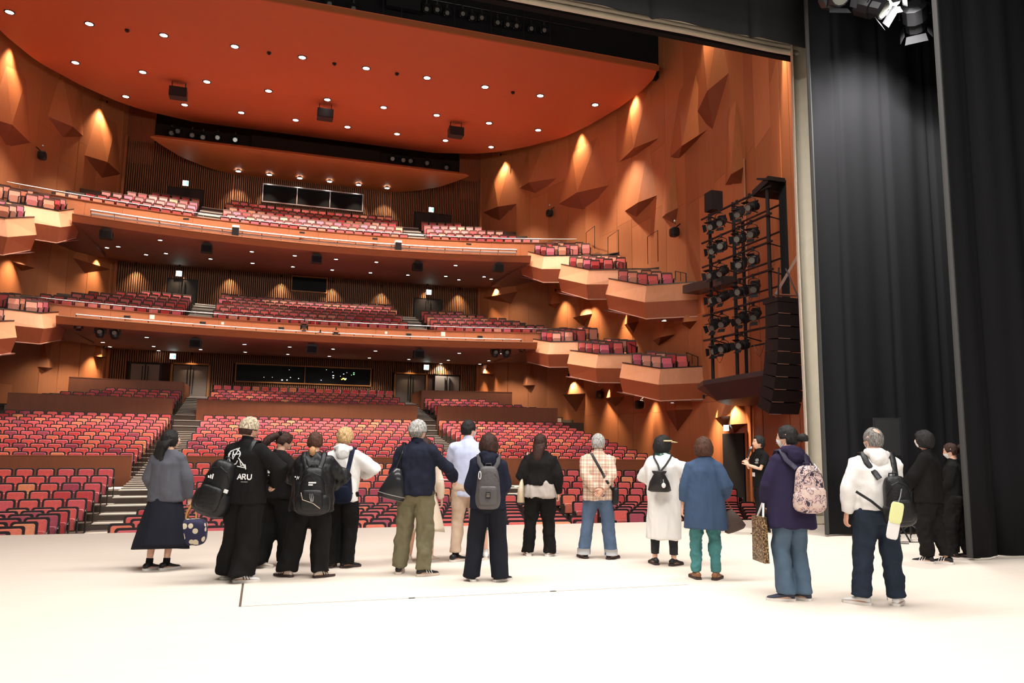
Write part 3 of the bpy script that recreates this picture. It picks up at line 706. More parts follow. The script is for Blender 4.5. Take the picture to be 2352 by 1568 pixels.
# ================================================================ FITTINGS AND LIGHTS
def disc(mb, c, r, h, n=14):
    return mb.tube([(c[0], c[1], c[2]), (c[0], c[1], c[2]+h)], r, n, ref=(0, 1, 0))
CDL = [(-13.57, 35.63), (-10.52, 35.53), (-7.54, 35.48), (-4.55, 35.47), (-1.56, 35.49), (1.43, 35.56), (4.41, 35.55), (7.39, 35.54), (10.36, 35.53), (13.47, 35.57), (-12.04, 40.23), (-9.04, 40.2), (-6.06, 40.24), (-3.05, 40.27), (-0.04, 40.3), (2.96, 40.25), (5.92, 40.27), (8.98, 40.31), (11.96, 40.29), (-10.54, 44.78), (-7.55, 44.84), (-4.54, 44.87), (-1.52, 44.88), (1.47, 44.87), (4.46, 44.93), (7.48, 44.92), (10.47, 45.0)]
def make_dl(r):
    a = MB(); n = 16; v = []; f = []
    for i in range(n):
        t = 2*math.pi*i/n; c_, s_ = math.cos(t), math.sin(t)
        v += [(r*1.3*c_, r*1.3*s_, 0), (r*1.3*c_, r*1.3*s_, -.03), (r*c_, r*s_, -.03), (r*c_, r*s_, 0)]
    for i in range(n):
        for k in range(4): f.append((4*i+k, 4*((i+1) % n)+k, 4*((i+1) % n)+(k+1) % 4, 4*i+(k+1) % 4))
    a.add(v, f); b = MB(); disc(b, (0, 0, -.022), r, .02)
    return a.mesh('trim_ring', M['metalblack']), b.mesh('lens', M['lens'])
DB = make_dl(.16); DS = make_dl(.105)
def downlight(p, me, label, group, power=0, ang=70, tgt=None, col=(1, .88, .76)):
    o = empty('downlight', p, label=label, cat='downlight', group=group)
    mkobj('trim_ring', me[0], o); mkobj('lens', me[1], o)
    if power: spot('downlight_lamp', (p[0], p[1], p[2]-.06), tgt or (p[0], p[1], p[2]-5), power, ang, .5, col, .12, parent=o)
cnt = [0, 0, 0]
for i, (r, Y) in enumerate(CDL):
    row = 0 if i < 10 else 1 if i < 19 else 2; k = cnt[row]; cnt[row] += 1
    downlight((XC+r, Y, cz(Y)-.002), DB, 'round lit ceiling downlight, %s from the left in the %s row' % (ORD[k], ('front', 'middle', 'rear')[row]), 'downlights in the red ceiling', 5600, 78, (XC+r*.88, Y-1.5, 3))
DLU = [(-11.79, 43.98, 11.84), (-11.11, 46.24, 11.93), (-10.45, 45.64, 11.91), (-9.29, 47.38, 11.98), (-8.01, 42.77, 11.78), (-8.14, 46.46, 11.94), (-5.82, 47.05, 11.97), (-3.49, 43.7, 11.82), (-1.21, 43.8, 11.83), (1.06, 43.81, 11.83), (3.33, 43.7, 11.82), (-3.5, 47.33, 11.98), (-1.18, 47.45, 11.99), (1.15, 47.46, 11.99), (3.48, 47.4, 11.99), (5.79, 47.17, 11.98), (7.81, 42.79, 11.78), (8.09, 46.56, 11.95), (9.16, 47.44, 11.99), (10.37, 45.73, 11.91), (11.01, 46.34, 11.94), (11.82, 44.15, 11.84)]
DLL = [(-11.75, 44.64, 6.71), (-11.0, 46.67, 6.74), (-11.07, 49.16, 6.78), (-8.31, 42.86, 6.68), (-8.57, 47.64, 6.76), (-8.61, 50.2, 6.8), (-6.11, 48.17, 6.76), (-3.59, 43.94, 6.7), (-1.22, 44.09, 6.7), (1.14, 44.09, 6.7), (3.51, 44.0, 6.7), (-3.65, 48.53, 6.77), (-1.18, 48.66, 6.77), (1.31, 48.75, 6.77), (3.77, 48.62, 6.77), (6.23, 48.36, 6.77), (8.2, 43.03, 6.68), (10.51, 42.12, 6.67), (8.66, 47.73, 6.76), (11.08, 46.78, 6.74), (11.83, 44.91, 6.71), (8.75, 50.3, 6.8), (11.21, 49.41, 6.78)]
for L, nm, slope in ((DLU, 'upper', (11.75, 42, 12.13)), (DLL, 'lower', (6.65, 40.8, 6.82))):
    L = sorted(L, key=lambda q: q[0])
    for i, (r, Y, z) in enumerate(L):
        y0 = arcY(slope[1]+.12, max(-11.6, min(11.6, r)), BR); z = slope[0]+(slope[2]-slope[0])*(Y-y0)/(50.6-y0)
        downlight((XC+r, Y, z-.004), DS, 'small lit downlight under the %s balcony, %s from the left' % (nm, ORD[i] if i < 24 else 'last'), 'downlights under the %s balcony' % nm, (420 if nm == 'upper' else 480) if i % 2 == 0 else 0, 120)
for sg, sd in ((1, 'right'), (-1, 'left')):
    for (r, Y, z), nm in (((14.3, 30.0, 7.03), 'upper'), ((14.2, 29.2, 3.36), 'lower')):
        downlight((XC+sg*r, Y, z), DS, 'single downlight under the foremost %s box on the %s wall' % (nm, sd), 'downlights under the boxes')
# small ceiling fittings
for i, (r, Y) in enumerate(((-9.03, 35.54), (-3.05, 35.54), (-.07, 35.59), (2.93, 35.6), (8.9, 35.63))):
    s = MB(); disc(s, (XC+r, Y, cz(Y)-.07), .10, .07, 10).tube([(XC+r, Y, cz(Y)-.12), (XC+r, Y, cz(Y)-.07)], .05, 8)
    tag(s.build('smoke_detector', M['metalblack']), 'tiny dark ceiling fitting between front-row downlights, %s from the left' % ORD[i], 'detector', 'small fittings in the red ceiling')
# boxes hung from the ceiling
for i, (r, Y) in enumerate(((-7.45, 41.05), (-.07, 41.17), (7.24, 41.12))):
    x = XC+r; z = 19.25; o = empty('ceiling_speaker', (x, Y, z), label='black box speaker hung under the red ceiling, %s' % ('left one', 'middle one', 'right one')[i], cat='speaker', group='speakers hung from the ceiling')
    s = MB(); s.box(-.42, .42, -.3, .3, -.34, .16); s.build('cabinet', M['metalblack'], o)
    s = MB(); s.box(-.38, .38, -.325, -.29, -.31, .13); s.build('grille', M['black'], o)
    s = MB(); s.box(-.40, .40, -.02, .02, .24, .28).box(-.34, -.30, -.02, .02, .1, .55).box(.30, .34, -.02, .02, .1, .55); s.build('bracket', M['metalblack'], o)
# speakers under the balcony edges
def dome(p, label, grp):
    o = empty('soffit_speaker', p, label=label, cat='speaker', group=grp)
    s = MB(); v = []; n = 10; f = []
    for y in (-.2, .2):
        v += [(-.28, y, -.34)]+[(-.28*math.cos(math.pi*i/n), y, .0+.17*math.sin(math.pi*i/n)) for i in range(n+1)]+[(.28, y, -.34)]
    k = n+3; f = [tuple(range(k))[::-1], tuple(range(k, 2*k))]+[(i, (i+1) % k, k+(i+1) % k, k+i) for i in range(k)]
    s.add(v, f); s.build('cabinet', M['black'], o)
    s = MB(); s.box(-.24, .24, -.215, -.2, -.31, .02); s.build('grille', M['void'], o)
for i, (r, Y, z) in enumerate(((-10.18, 40.9, 11.50), (-5.68, 42.2, 11.52), (-.08, 42.6, 11.53), (5.47, 42.3, 11.52), (9.81, 40.8, 11.5))):
    dome((XC+r, Y, z), 'black arched speaker under the upper balcony edge, %s from the left' % ORD[i], 'speakers under the upper balcony')
for i, (r, Y, z) in enumerate(((-5.85, 41.3, 6.42), (-.16, 41.6, 6.44), (5.5, 41.3, 6.42))):
    dome((XC+r, Y, z), 'black arched speaker under the lower balcony edge, %s from the left' % ORD[i], 'speakers under the lower balcony')
for i, (r, Y, z, lab) in enumerate(((-13.81, 43.04, 15.84, 'upper left wall'), (13.78, 43.18, 15.81, 'upper right wall, between two fins'), (14.83, 29.9, 11.2, 'upper right wall above the foremost box'), (15.0, 38.5, 4.35, 'right wall under the middle lower box'), (14.6, 33.0, 3.55, 'right wall under the foremost lower box'))):
    sg = 1 if r > 0 else -1; o = empty('wall_speaker', (XC+r, Y, z), label='small black speaker on the '+lab, cat='speaker', group='small wall speakers')
    s = MB(); s.sq((0, 0, -.12), .2, .22, .22, .5, .5, 12, 8); s.build('cabinet', M['metalblack'], o)
    s = MB(); s.tube([(0, 0, .05), (sg*.3, 0, .3)], .03, 6); s.build('bracket', M['metalblack'], o)
    s = MB(); s.sq((0, -.05, .38), .06, .07, .06, 1, 1, 8, 6); s.build('camera_dome', M['steel'], o)
# exit signs
def exit_sign(p, rz, label, sz=.17):
    o = empty('exit_sign', p, rz, label=label, cat='exit sign', group='lit exit signs')
    s = MB(); s.box(-sz, sz, -.03, .05, -sz, sz); s.build('casing', M['paper'], o)
    s = MB(); s.box(-sz*.92, sz*.92, -.042, -.03, -sz*.92, sz*.92); s.build('lit_panel', M['exitsign'], o)
    s = MB(); s.box(sz*.3, sz*.7, -.05, -.042, -sz*.6, sz*.6); s.sq((-sz*.25, -.046, sz*.45), sz*.12, .005, sz*.12, 1, 1, 8, 6)
    s.slab([(-sz*.4, -.05, sz*.3), (-sz*.05, -.05, sz*.25), (-sz*.1, -.05, -sz*.1), (-sz*.45, -.05, -sz*.05)], (0, .008, 0))
    s.slab([(-sz*.45, -.05, -sz*.05), (-sz*.25, -.05, -sz*.05), (-sz*.6, -.05, -sz*.65), (-sz*.75, -.05, -sz*.6)], (0, .008, 0))
    s.slab([(-sz*.3, -.05, -sz*.05), (-sz*.1, -.05, -sz*.1), (sz*.15, -.05, -sz*.55), (0, -.05, -sz*.65)], (0, .008, 0)); s.build('running_figure', M['exitgreen'], o)
for x, z, lv in ((-7.8, 17.38, 'upper balcony'), (7.81, 17.36, 'upper balcony'), (-7.81, 11.62, 'lower balcony'), (7.81, 11.6, 'lower balcony'), (-7.82, 6.5, 'stalls'), (7.78, 6.5, 'stalls')):
    exit_sign((XC+x, 50.38, z), 0, 'glowing exit sign over the %s %s rear door' % ('left' if x < 0 else 'right', lv))
dY = 25.1; s = MB()
s.slab([(XC+w(24.0)-.0, 24.0, -.8), (XC+w(26.2)-.0, 26.2, -.8), (XC+w(26.2), 26.2, 2.0), (XC+w(24.0), 24.0, 2.0)], (-.06, 0, 0))
tag(s.build('door_9', M['void']), kind='structure')
s = MB(); s.tube([(XC+w(23.75)-.05, 23.75, -.9), (XC+w(23.75)-.05, 23.75, 2.1)], .05, 4); s.tube([(XC+w(23.2)-.05, 23.2, -.9), (XC+w(23.2)-.05, 23.2, 12)], .04, 4)
tag(s.build('trim_5', M['parwood']), kind='structure')
exit_sign((XC+w(25.1)-.32, 25.1, 2.2), -1.05, 'glowing exit sign over the dark side doorway in the right wall', .11)
# wall washing lamps: each a small can with its beam
WSP = [(11.49, 49.1, 6.38, 0), (14.37, 40.88, 5.15, 0), (14.89, 37.34, 4.51, 0), (15.0, 33.0, 3.88, 0), (14.86, 30.1, 3.53, 0), (14.34, 26.6, 3.14, 0), (13.78, 24.22, 3.06, 0), (11.88, 48.28, 11.75, 0), (14.04, 42.18, 10.33, 0), (14.64, 39.32, 9.53, 0), (14.96, 35.84, 8.51, 0), (14.97, 32.34, 7.58, 0), (14.78, 29.48, 7.01, 0), (-14.08, 42.02, 10.28, 0), (-11.81, 48.4, 11.75, 0), (-11.55, 48.98, 6.4, 0),
       (12, 48.0, 20.9, 17.6), (14, 40.6, 20.3, 16.6), (14, 34.8, 20.2, 16.8), (14, 26.4, 20.4, 17.0), (10, 17.2, 13.5, 8.5), (-14, 40.4, 20.3, 16.6), (-12, 47.9, 20.9, 17.6), (-14, 34, 20.2, 16.0)]
s0 = MB(); s0.tube([(0, 0, 0), (0, 0, .14)], .05, 8); s0.tube([(0, 0, .1), (.6, 0, .16)], .014, 5); CAN = s0.mesh('wall_washer', M['metalblack'])
for i, (r, Y, z, zt) in enumerate(WSP):
    sg = 1 if r > 0 else -1; hi = zt > 0; off = .42 if hi else .66; r_ = sg*(w(Y)-off); z = z+(0 if hi else .22)
    o = mkobj('wall_washer', CAN); o.location = (XC+r_, Y, z+.02); o.rotation_euler = (0, 0, 0 if sg > 0 else math.pi)
    tag(o, 'small can lamp washing the %s wall, at %s level, %s in order' % ('right' if sg > 0 else 'left', 'ceiling' if hi else 'lower balcony' if z > 6.9 else 'stalls', ORD[i]), 'wall lamp', 'lamps washing the side walls')
    if hi: spot('wall_beam', (XC+r_, Y, z), (XC+sg*(w(Y)+.0), Y-.1, zt-2.5), 1500, 75, 1, (1, .72, .46), .12)
    else: spot('wall_beam', (XC+r_, Y, z), (XC+sg*(w(Y)+.1), Y-.1, z-3.5), 760, 84, 1, (1, .72, .46), .06)
SSP = [(-10.19, 12.0, 0), (-7.77, 12.05, 1), (-4.84, 11.97, 0), (-1.77, 11.9, 0), (1.41, 11.8, 0), (4.61, 11.74, 0), (7.67, 12.05, 1), (9.88, 11.99, 0), (-6.75, 6.7, 2), (6.7, 6.7, 2)]
for i, (r, z, k) in enumerate(SSP):
    o = mkobj('slat_washer', CAN); o.location = (XC+r, 50.12, z-.08); o.rotation_euler = (0, 0, math.pi/2)
    tag(o, 'small can lamp washing the rear slats, %s in order from the left' % ORD[i], 'wall lamp', 'lamps washing the rear slats')
    spot('slat_beam', (XC+r, 50.12, z-.1), (XC+r, 50.62, z-3.4), 360 if k < 2 else 80, 82, 1, (1, .74, .48), .03)
MOUNT = MB().tube([(0, 0, 0), (0, 0, .1)], .12, 8).mesh('mount', M['metalblack'])
for i in range(6):
    r = -4.72+i*1.87; o = empty('canopy_lamp', (XC+r, 49.6, 18.30), label='bright round lamp under the canopy over the control window, %s from the left' % ORD[i], cat='lamp', group='lamps under the canopy')
    mkobj('trim_ring', DB[0], o); mkobj('lens', DB[1], o)
    mkobj('mount', MOUNT, o)
    spot('canopy_beam', (XC+r, 49.6, 18.2), (XC+r, 50.5, 15), 420, 66, .6, (1, .8, .55), .05, parent=o)
# ---------------------------------------------------------------- theatre lanterns
def lantern(L=.42, r=.13):
    P = {}
    s = MB(); s.tube([(0, .5*L, 0), (0, .42*L, 0), (0, -.1*L, 0), (0, -.12*L, 0), (0, -.5*L, 0)], [r*.6, r*1.05, r*1.05, r*.85, r*.85], 10, ref=(1, 0, 0))
    for k in range(3): s.box(-r*.9, r*.9, .1*L+k*.06, .1*L+k*.06+.02, r*.8, r*1.18)
    P['housing'] = s.mesh('housing', M['metalblack'])
    s = MB(); s.tube([(0, -.5*L-.004, 0), (0, -.5*L+.01, 0)], r*.72, 12, ref=(1, 0, 0)); P['lens'] = s.mesh('lens', M['lensdim'])
    s = MB()
    s.tube([(-r*1.25, 0, 0), (-r*1.25, 0, r*1.6), (-r*.5, 0, r*2.1), (r*.5, 0, r*2.1), (r*1.25, 0, r*1.6), (r*1.25, 0, 0)], .012, 5, ref=(0, 1, 0)); P['yoke'] = s.mesh('yoke', M['metalblack'])
    s = MB(); s.box(-.03, .03, -.03, .03, r*2.1, r*2.1+.13); P['clamp'] = s.mesh('clamp', M['metalblack'])
    s = MB()
    for sx, sz in ((1, 0), (-1, 0), (0, 1), (0, -1)):
        c = Vector((sx*r*.95, -.5*L, sz*r*.95)); e = c+Vector((sx*.07, -.11, sz*.07)); t = Vector((abs(sz)*r*.8, 0, abs(sx)*r*.8))
        s.slab([c-t, c+t, e+t*1.2, e-t*1.2], (sx*.004, .002, sz*.004))
    P['barn_doors'] = s.mesh('barn_doors', M['metalblack'])
    return P
LAN = lantern(); LANB = lantern(.5, .19)
def put_lantern(p, yaw, tilt, label, group, kind=LAN, name='theatre_lantern', skip=()):
    o = empty(name, p, label=label, cat='spotlight', group=group); o.rotation_euler = (tilt, 0, yaw)
    for n, me in kind.items():
        if n not in skip: mkobj(n, me, o)
    return o
# lighting tower on its ledge
TX = 13.4
tw = empty('lighting_tower', label='black scaffold lighting tower of posts and pipes on the right ledge', cat='lighting tower')
for y, x in ((18.0, TX), (19.68, TX), (21.0, TX), (18.4, TX+.75), (20.3, TX+.75)):
    s = MB(); s.tube([(x, y, 3.5), (x, y, 8.95 if x == TX else 8.6)], .055, 8); s.build('post', M['metalblack'], tw)
BZ = [8.86-.8*i for i in range(6)]
for z in BZ:
    s = MB(); s.tube([(TX-.08, 17.75, z-.02), (TX-.08, 21.35, z)], .035, 8); s.build('pipe', M['metalblack'], tw)
    s = MB(); s.tube([(TX+.7, 18.1, z-.3), (TX+.7, 20.6, z-.3)], .03, 6); s.build('pipe', M['metalblack'], tw)
    s = MB()
    for y in (18.05, 19.7, 21.0): s.tube([(TX, y, z), (TX+.75, y-.2, z-.2)], .02, 5)
    s.build('brace', M['metalblack'], tw)
s = MB(); s.slab([(TX-.15, 17.75, 8.95), (TX-.15, 18.5, 8.75), (TX+.8, 18.5, 8.75), (TX+.8, 17.75, 8.95)], (0, 0, .18)); s.slab([(TX-.2, 17.6, 8.95), (TX-.2, 18.2, 9.15), (TX+.4, 18.2, 9.15), (TX+.4, 17.6, 8.95)], (0, 0, .06)); s.build('top_hood', M['metalblack'], tw)
s = MB(); s.box(TX+.35, TX+1.0, 17.35, 17.95, 3.5, 8.9); s.build('cable_column', M['void'], tw)
rl = random.Random(5); ni = 0
for bi, z in enumerate(BZ):
    for yi, y in enumerate((20.65, 20.15, 19.2, 18.55)):
        if bi == 5 and yi == 3: continue
        put_lantern((TX-.12, y, z-.40), math.radians(-62)+rl.uniform(-.25, .25), .35+rl.uniform(-.2, .2), 'black stage lantern on the lighting tower, %s pipe from the top, %s from the left' % (ORD[bi], ORD[yi]), 'lanterns on the lighting tower')
o = empty('tower_speaker', (TX, 20.75, 8.98), label='black speaker cabinet standing on the top left of the lighting tower', cat='speaker')
s = MB(); s.box(-.2, .2, -.22, .22, 0, .62); s.build('cabinet', M['metalblack'], o); s = MB(); s.box(-.21, -.2, -.17, .17, .05, .57); s.build('grille', M['black'], o)
s = MB()
for k in range(7):
    a = Vector((TX-.1, 18.2+k*.4, 4.4+(k*37 % 5)*.8)); pts = [a+Vector((0, t*.5, -.35*math.sin(t*math.pi))) for t in (0, .25, .5, .75, 1)]
    s.tube(pts, .008, 4)
s.build('cables', M['metalblack'], tw)['kind'] = 'stuff'
# ledge under the tower
s = MB(); pl = [(XC+10.3, 16.6), (XC+w(16.6)+.2, 16.6), (XC+w(19)+.2, 19), (XC+w(23.6)+.1, 23.6), (XC+12.6, 23.9), (XC+11.4, 22.6), (XC+10.75, 21.2), (XC+10.5, 19)]
s.prism(pl, 3.42, 3.56)
low = [(x+(.5 if i in (0, 4, 5, 6, 7) else 0), y+(-.5 if i in (4, 5) else 0)) for i, (x, y) in enumerate(pl)]
n = len(pl); s.add([(x, y, 3.42) for x, y in pl]+[(x, y, 2.95) for x, y in low], [tuple(range(n, 2*n))[::-1]]+[(i, (i+1) % n, n+(i+1) % n, n+i) for i in range(n)])
M['ledge'] = mat('ledge_grey', (.055, .045, .045), .4)
tag(s.build('wall_ledge', M['ledge']), kind='structure')
s = MB(); s.slab([(XC+13.6, 24.4, 7.5), (XC+w(24.4), 24.4, 7.5), (XC+w(28), 28.2, 7.9), (XC+14.2, 28.2, 7.9)], (0, 0, .35)); tag(s.build('wall_ledge', M['ledge']), kind='structure')
# line array
la = empty('line_array', (11.75, 15.2, 4.9), label='tall black hanging line array of stacked loudspeakers beside the cream drape', cat='loudspeaker array')
ang = 0; p = Vector((0, 0, 0))
for k in range(9):
    T = Matrix.Translation(p) @ Matrix.Rotation(ang, 4, 'X')
    s = MB(); s.obox(T @ Matrix.Translation((0, 0, -.14)), .42, .24, .135); s.build('array_module', M['metalblack'], la)
    s = MB(); s.obox(T @ Matrix.Translation((-.25, -.245, -.28)), .16, .012, .008); s.build('gap_highlight', M['steel'], la)
    p = T @ Vector((0, 0, -.288)); ang += .03+.01*k*.6
s = MB(); s.box(-.44, .44, -.26, .3, .0, .1); s.tube([(-.3, -.1, .1), (-.1, .1, .9)], .02, 5).tube([(.3, -.1, .1), (.1, .1, .9)], .02, 5); s.build('fly_frame', M['metalblack'], la)
br = MB(); br.tube([(11.45, 15.2, 5.1), (12.6, 15.6, 6.45)], .045, 4).tube([(11.45, 15.2, 5.1), (12.9, 15.6, 5.25)], .03, 4).tube([(11.45, 15.2, 5.0), (12.9, 15.6, 5.0)], .03, 4)
tag(br.build('wall_bracket', M['steel']), 'triangular metal bracket reaching out above the line array', 'bracket')
M['border'] = mat('border_cloth', (.03, .031, .034), .9, spec=.12, bump=.3, bs=120)
# ---------------------------------------------------------------- drapes
def drape(x0, x1, y, z0, z1, amp, wl, m, nz=8, phase=0, sag=.0, hem=0, pleat=0):
    mb = MB(); n = int((x1-x0)/.05); v = []; f = []
    for j in range(nz+1):
        z = z0+(z1-z0)*j/nz
        for i in range(n+1):
            x = x0+(x1-x0)*i/n; k = 1 if j else 1.15
            d = amp*k*math.sin(2*math.pi*x/wl+phase+.25*math.sin(z*.6+x))+.4*amp*math.sin(2*math.pi*x/(wl*.43)+1.3*phase)
            if pleat:
                q = ((x-x0)/pleat) % 1; d += .09*math.exp(-((q-.5)/.03)**2)
            v.append((x, y+d, z))
    k = n+1
    for j in range(nz):
        for i in range(n): f.append((j*k+i, j*k+i+1, (j+1)*k+i+1, (j+1)*k+i))
    o = len(v); v += [(a, b+.03, c) for a, b, c in v]; f += [tuple(q+o for q in t[::-1]) for t in f]
    for j in range(nz): f += [(j*k, (j+1)*k, (j+1)*k+o, j*k+o), (j*k+n, j*k+n+o, (j+1)*k+n+o, (j+1)*k+n)]
    for i in range(n): f += [(i, i+o, i+1+o, i+1), (nz*k+i, nz*k+i+1, nz*k+i+1+o, nz*k+i+o)]
    mb.add(v, f); return mb
o = tag(drape(10.46, 12.9, 13.1, .02, 10.75, .10, .42, M['drapec'], 10).build('stage_drape', M['drapec'], smooth=True), 'cream pleated drape hanging at the right side of the proscenium opening', 'curtain')
tag(drape(-8.0, -5.6, 13.1, .02, 10.75, .10, .42, M['drapec'], 10).build('stage_drape', M['drapec'], smooth=True), 'cream pleated drape at the far left side of the proscenium opening', 'curtain')
s = MB(); s.box(10.5, 12.9, 12.9, 12.96, .02, .16); s.build('hem_band', M['drapec'], o)
s = MB()
for z, r in ((10.06, .065), (10.16, .06), (10.26, .065), (10.36, .06)): s.tube([(-16+i, 13.2+.01*math.sin(i*2.1+z), z+.01*math.sin(i*1.3+z*9)) for i in range(28)], r, 8)
tag(s.build('stage_drape', M['drapec'], smooth=True), 'cream curtain gathered in a long roll along the top of the proscenium', 'curtain')
tag(drape(-16, 10.55, 12.0, 9.47, 14, .02, 1.9, M['drapeb'], 4, pleat=2.15).build('stage_drape', M['border'], smooth=True), 'long black border cloth hanging across the top of the stage', 'curtain')
l1 = tag(drape(9.30, 17, 11.15, .03, 13.5, .045, 1.3, M['drapeb'], 10, .4, pleat=1.12).build('stage_drape', M['drapeb'], smooth=True), 'tall black side curtain nearer the cream drape, its hem on the boards', 'curtain')
l2 = tag(drape(9.37, 17, 8.4, .03, 13.5, .05, 1.1, M['drapeb'], 10, 1.2, pleat=1.3).build('stage_drape', M['drapeb'], smooth=True), 'tall black side curtain at the right edge, nearest the camera', 'curtain')
M['drapehem'] = mat('drape_edge', (.05, .05, .048), .9)
for o_, x, y in ((l1, 9.29, 11.15), (l2, 9.36, 8.4)):
    s = MB(); s.tube([(x, y, .03), (x, y, 13.5)], (.022, .05), 6, ref=(0, 1, 0)); s.build('side_hem', M['drapehem'], o_)
# stage house
s = MB(); s.box(17.6, 17.9, -14, 14, -.2, 24).box(-14.3, -14, -14, 14, -.2, 24).box(-14, 17.9, -14.3, -14, -.2, 24).box(-14, 17.9, -14, 14, 14.2, 14.5)
tag(s.build('wall_stage', M['black']), kind='structure')
# stage lanterns above the wings
for i, (x, z, yw, t) in enumerate(((8.75, 9.0, -.3, .5), (9.5, 8.98, .5, .6), (10.45, 8.98, 2.3, .5))):
    put_lantern((x, 9.8, z), yw, t, 'black stage lantern hanging above the wings, %s from the left' % ORD[i], 'lanterns above the wings', LANB)
o = put_lantern((9.98, 9.85, 9.27), -.78, .55, 'glaring lit stage lantern above the black wings', 'lanterns above the wings', LANB, skip=('lens',))
s = MB(); s.tube([(0, -.26, 0), (0, -.24, 0)], .17, 14, ref=(1, 0, 0)); s.build('lit_lens', mat('lit_lantern', (1, .97, .9), emit=60, ecol=(1, .97, .9)), o)
spot('wing_beam', (9.9, 9.3, 8.9), (10.6, 11.2, 6.0), 2200, 120, .8, (1, .97, .92), .15)
s = MB(); s.tube([(7, 9.85, 9.7), (16, 9.85, 9.7)], .03, 8); tag(s.build('lighting_bar', M['metalblack']), 'black pipe carrying the stage lanterns above the wings', 'lighting bar')
# gallery and bridge lanterns
for i, (x, z) in enumerate(((-8.95, 21.12), (-8.6, 21.3), (-7.73, 21.15), (-7.08, 21.1), (-6.2, 21.2), (-5.12, 21.2), (5.19, 21.25), (5.95, 21.25), (6.46, 21.25), (7.63, 21.25), (9.03, 21.1))):
    put_lantern((XC+x, 51.6, z-.15), 0, .3, 'followspot lantern in the dark slot above the canopy, %s from the left' % ORD[i], 'lanterns above the canopy', LANB)
for i, (x, z) in enumerate(((-.65, 20.12), (.36, 20.1), (3.54, 20.71), (4.02, 20.77), (4.48, 20.71), (5.2, 20.81), (5.63, 20.7), (6.08, 20.79), (6.84, 20.7), (7.32, 20.69), (7.75, 20.71), (8.47, 20.71), (9.11, 20.75))):
    put_lantern((XC+x, 31.75, z-.05), 0, .35, 'bridge lantern in the dark slot before the red ceiling, %s from the left' % ORD[i], 'lanterns on the ceiling bridge')
s = MB()
for x in (1.6, 2.4, 4.75, 6.45, 8.0, 9.3): s.box(XC+x-.03, XC+x+.03, 31.3, 31.36, 19.6, 23)
s.tube([(-14, 31.75, 21.2), (14, 31.75, 21.2)], .03, 6); tag(s.build('bridge_frame', M['metalblack']), 'dark metal frame of the lighting bridge before the red ceiling', 'lighting bridge')
s = MB(); s.box(XC+1.7, XC+3.2, 31.2, 31.5, 20.25, 21.4).box(XC+1.7, XC+3.2, 31.15, 31.2, 20.2, 20.3); tag(s.build('projector_housing', M['metalblack']), 'dark boxy housing on the bridge before the red ceiling', 'housing')
# fixtures on the lower balcony rail
def mover(p, label, group, white=False):
    o = empty('moving_light', p, label=label, cat='spotlight', group=group)
    s = MB(); s.box(-.26, .26, -.17, .17, -.42, -.30); s.build('base', M['paper'] if white else M['metalblack'], o)
    s = MB(); s.box(-.25, -.19, -.08, .08, -.8, -.42).box(.19, .25, -.08, .08, -.8, -.42); s.build('yoke', M['metalblack'], o)
    s = MB(); s.sq((0, 0, -.78), .18, .2, .24, .7, .7, 12, 8); s.build('head', M['metalblack'], o)
    s = MB(); s.tube([(0, -.2, -.72), (0, -.215, -.72)], .1, 12, ref=(1, 0, 0)); s.build('lens', M['lensdim'], o)
    s = MB(); s.tube([(-.12, 0, -.3), (-.12, 0, .02)], .02, 5).tube([(.12, 0, -.3), (.12, 0, .02)], .02, 5); s.build('clamp', M['steel'], o)
for i, r in enumerate((-9.95, -9.35)): mover((XC+r, arcY(41.55, r, BR)-.1, 7.2), 'moving light with pale base under the left end of the lower rail, %s' % ('outer', 'inner')[i], 'moving lights on the lower balcony rail', i == 0)
for i, r in enumerate((9.55, 10.15)): mover((XC+r, arcY(41.55, r, BR)-.1, 7.2), 'moving light with pale base under the right end of the lower rail, %s' % ('inner', 'outer')[i], 'moving lights on the lower balcony rail', True)
for i, (r, dz) in enumerate(((-10.75, -.5), (10.85, -.45), (.22, -.25), (-.62, .25), (1.02, -.1))):
    put_lantern((XC+r, arcY(41.45, r, BR)-.12, 7.2+dz), 0, .25, 'small lantern on the lower balcony rail, %s' % ('at its left end', 'at its right end', 'just left of the middle', 'standing above the middle', 'just right of the middle')[i], 'small lanterns on the lower rail')
for i, r in enumerate((-4.33, 4.33)):
    p = (XC+r, arcY(42.5, r, BR), 12.55); o = empty('rail_speaker', p, label='black box with pale top on the upper balcony rail, %s one' % ('left', 'right')[i], cat='speaker', group='boxes on the upper rail')
    s = MB(); s.box(-.17, .17, -.16, .16, -.32, .12); s.build('cabinet', M['metalblack'], o); s = MB(); s.box(-.18, .18, -.17, .17, .12, .24); s.build('top_cap', M['paper'], o)
# rail landings at the ends of the tier wall
for sg, sd in ((1, 'right'), (-1, 'left')):
    s = MB(); a, b = sorted((XC+sg*13.35, XC+sg*14.6)); s.box(a, b, 41.0, 42.5, 2.0, 2.72); tag(s.build('trim_6', M['nosing']), kind='structure')
    s = MB(); s.box(XC+sg*13.7-.18, XC+sg*13.7+.18, 41.3, 41.6, 2.72, 3.0); tag(s.build('trim_6', M['nosing']), kind='structure')
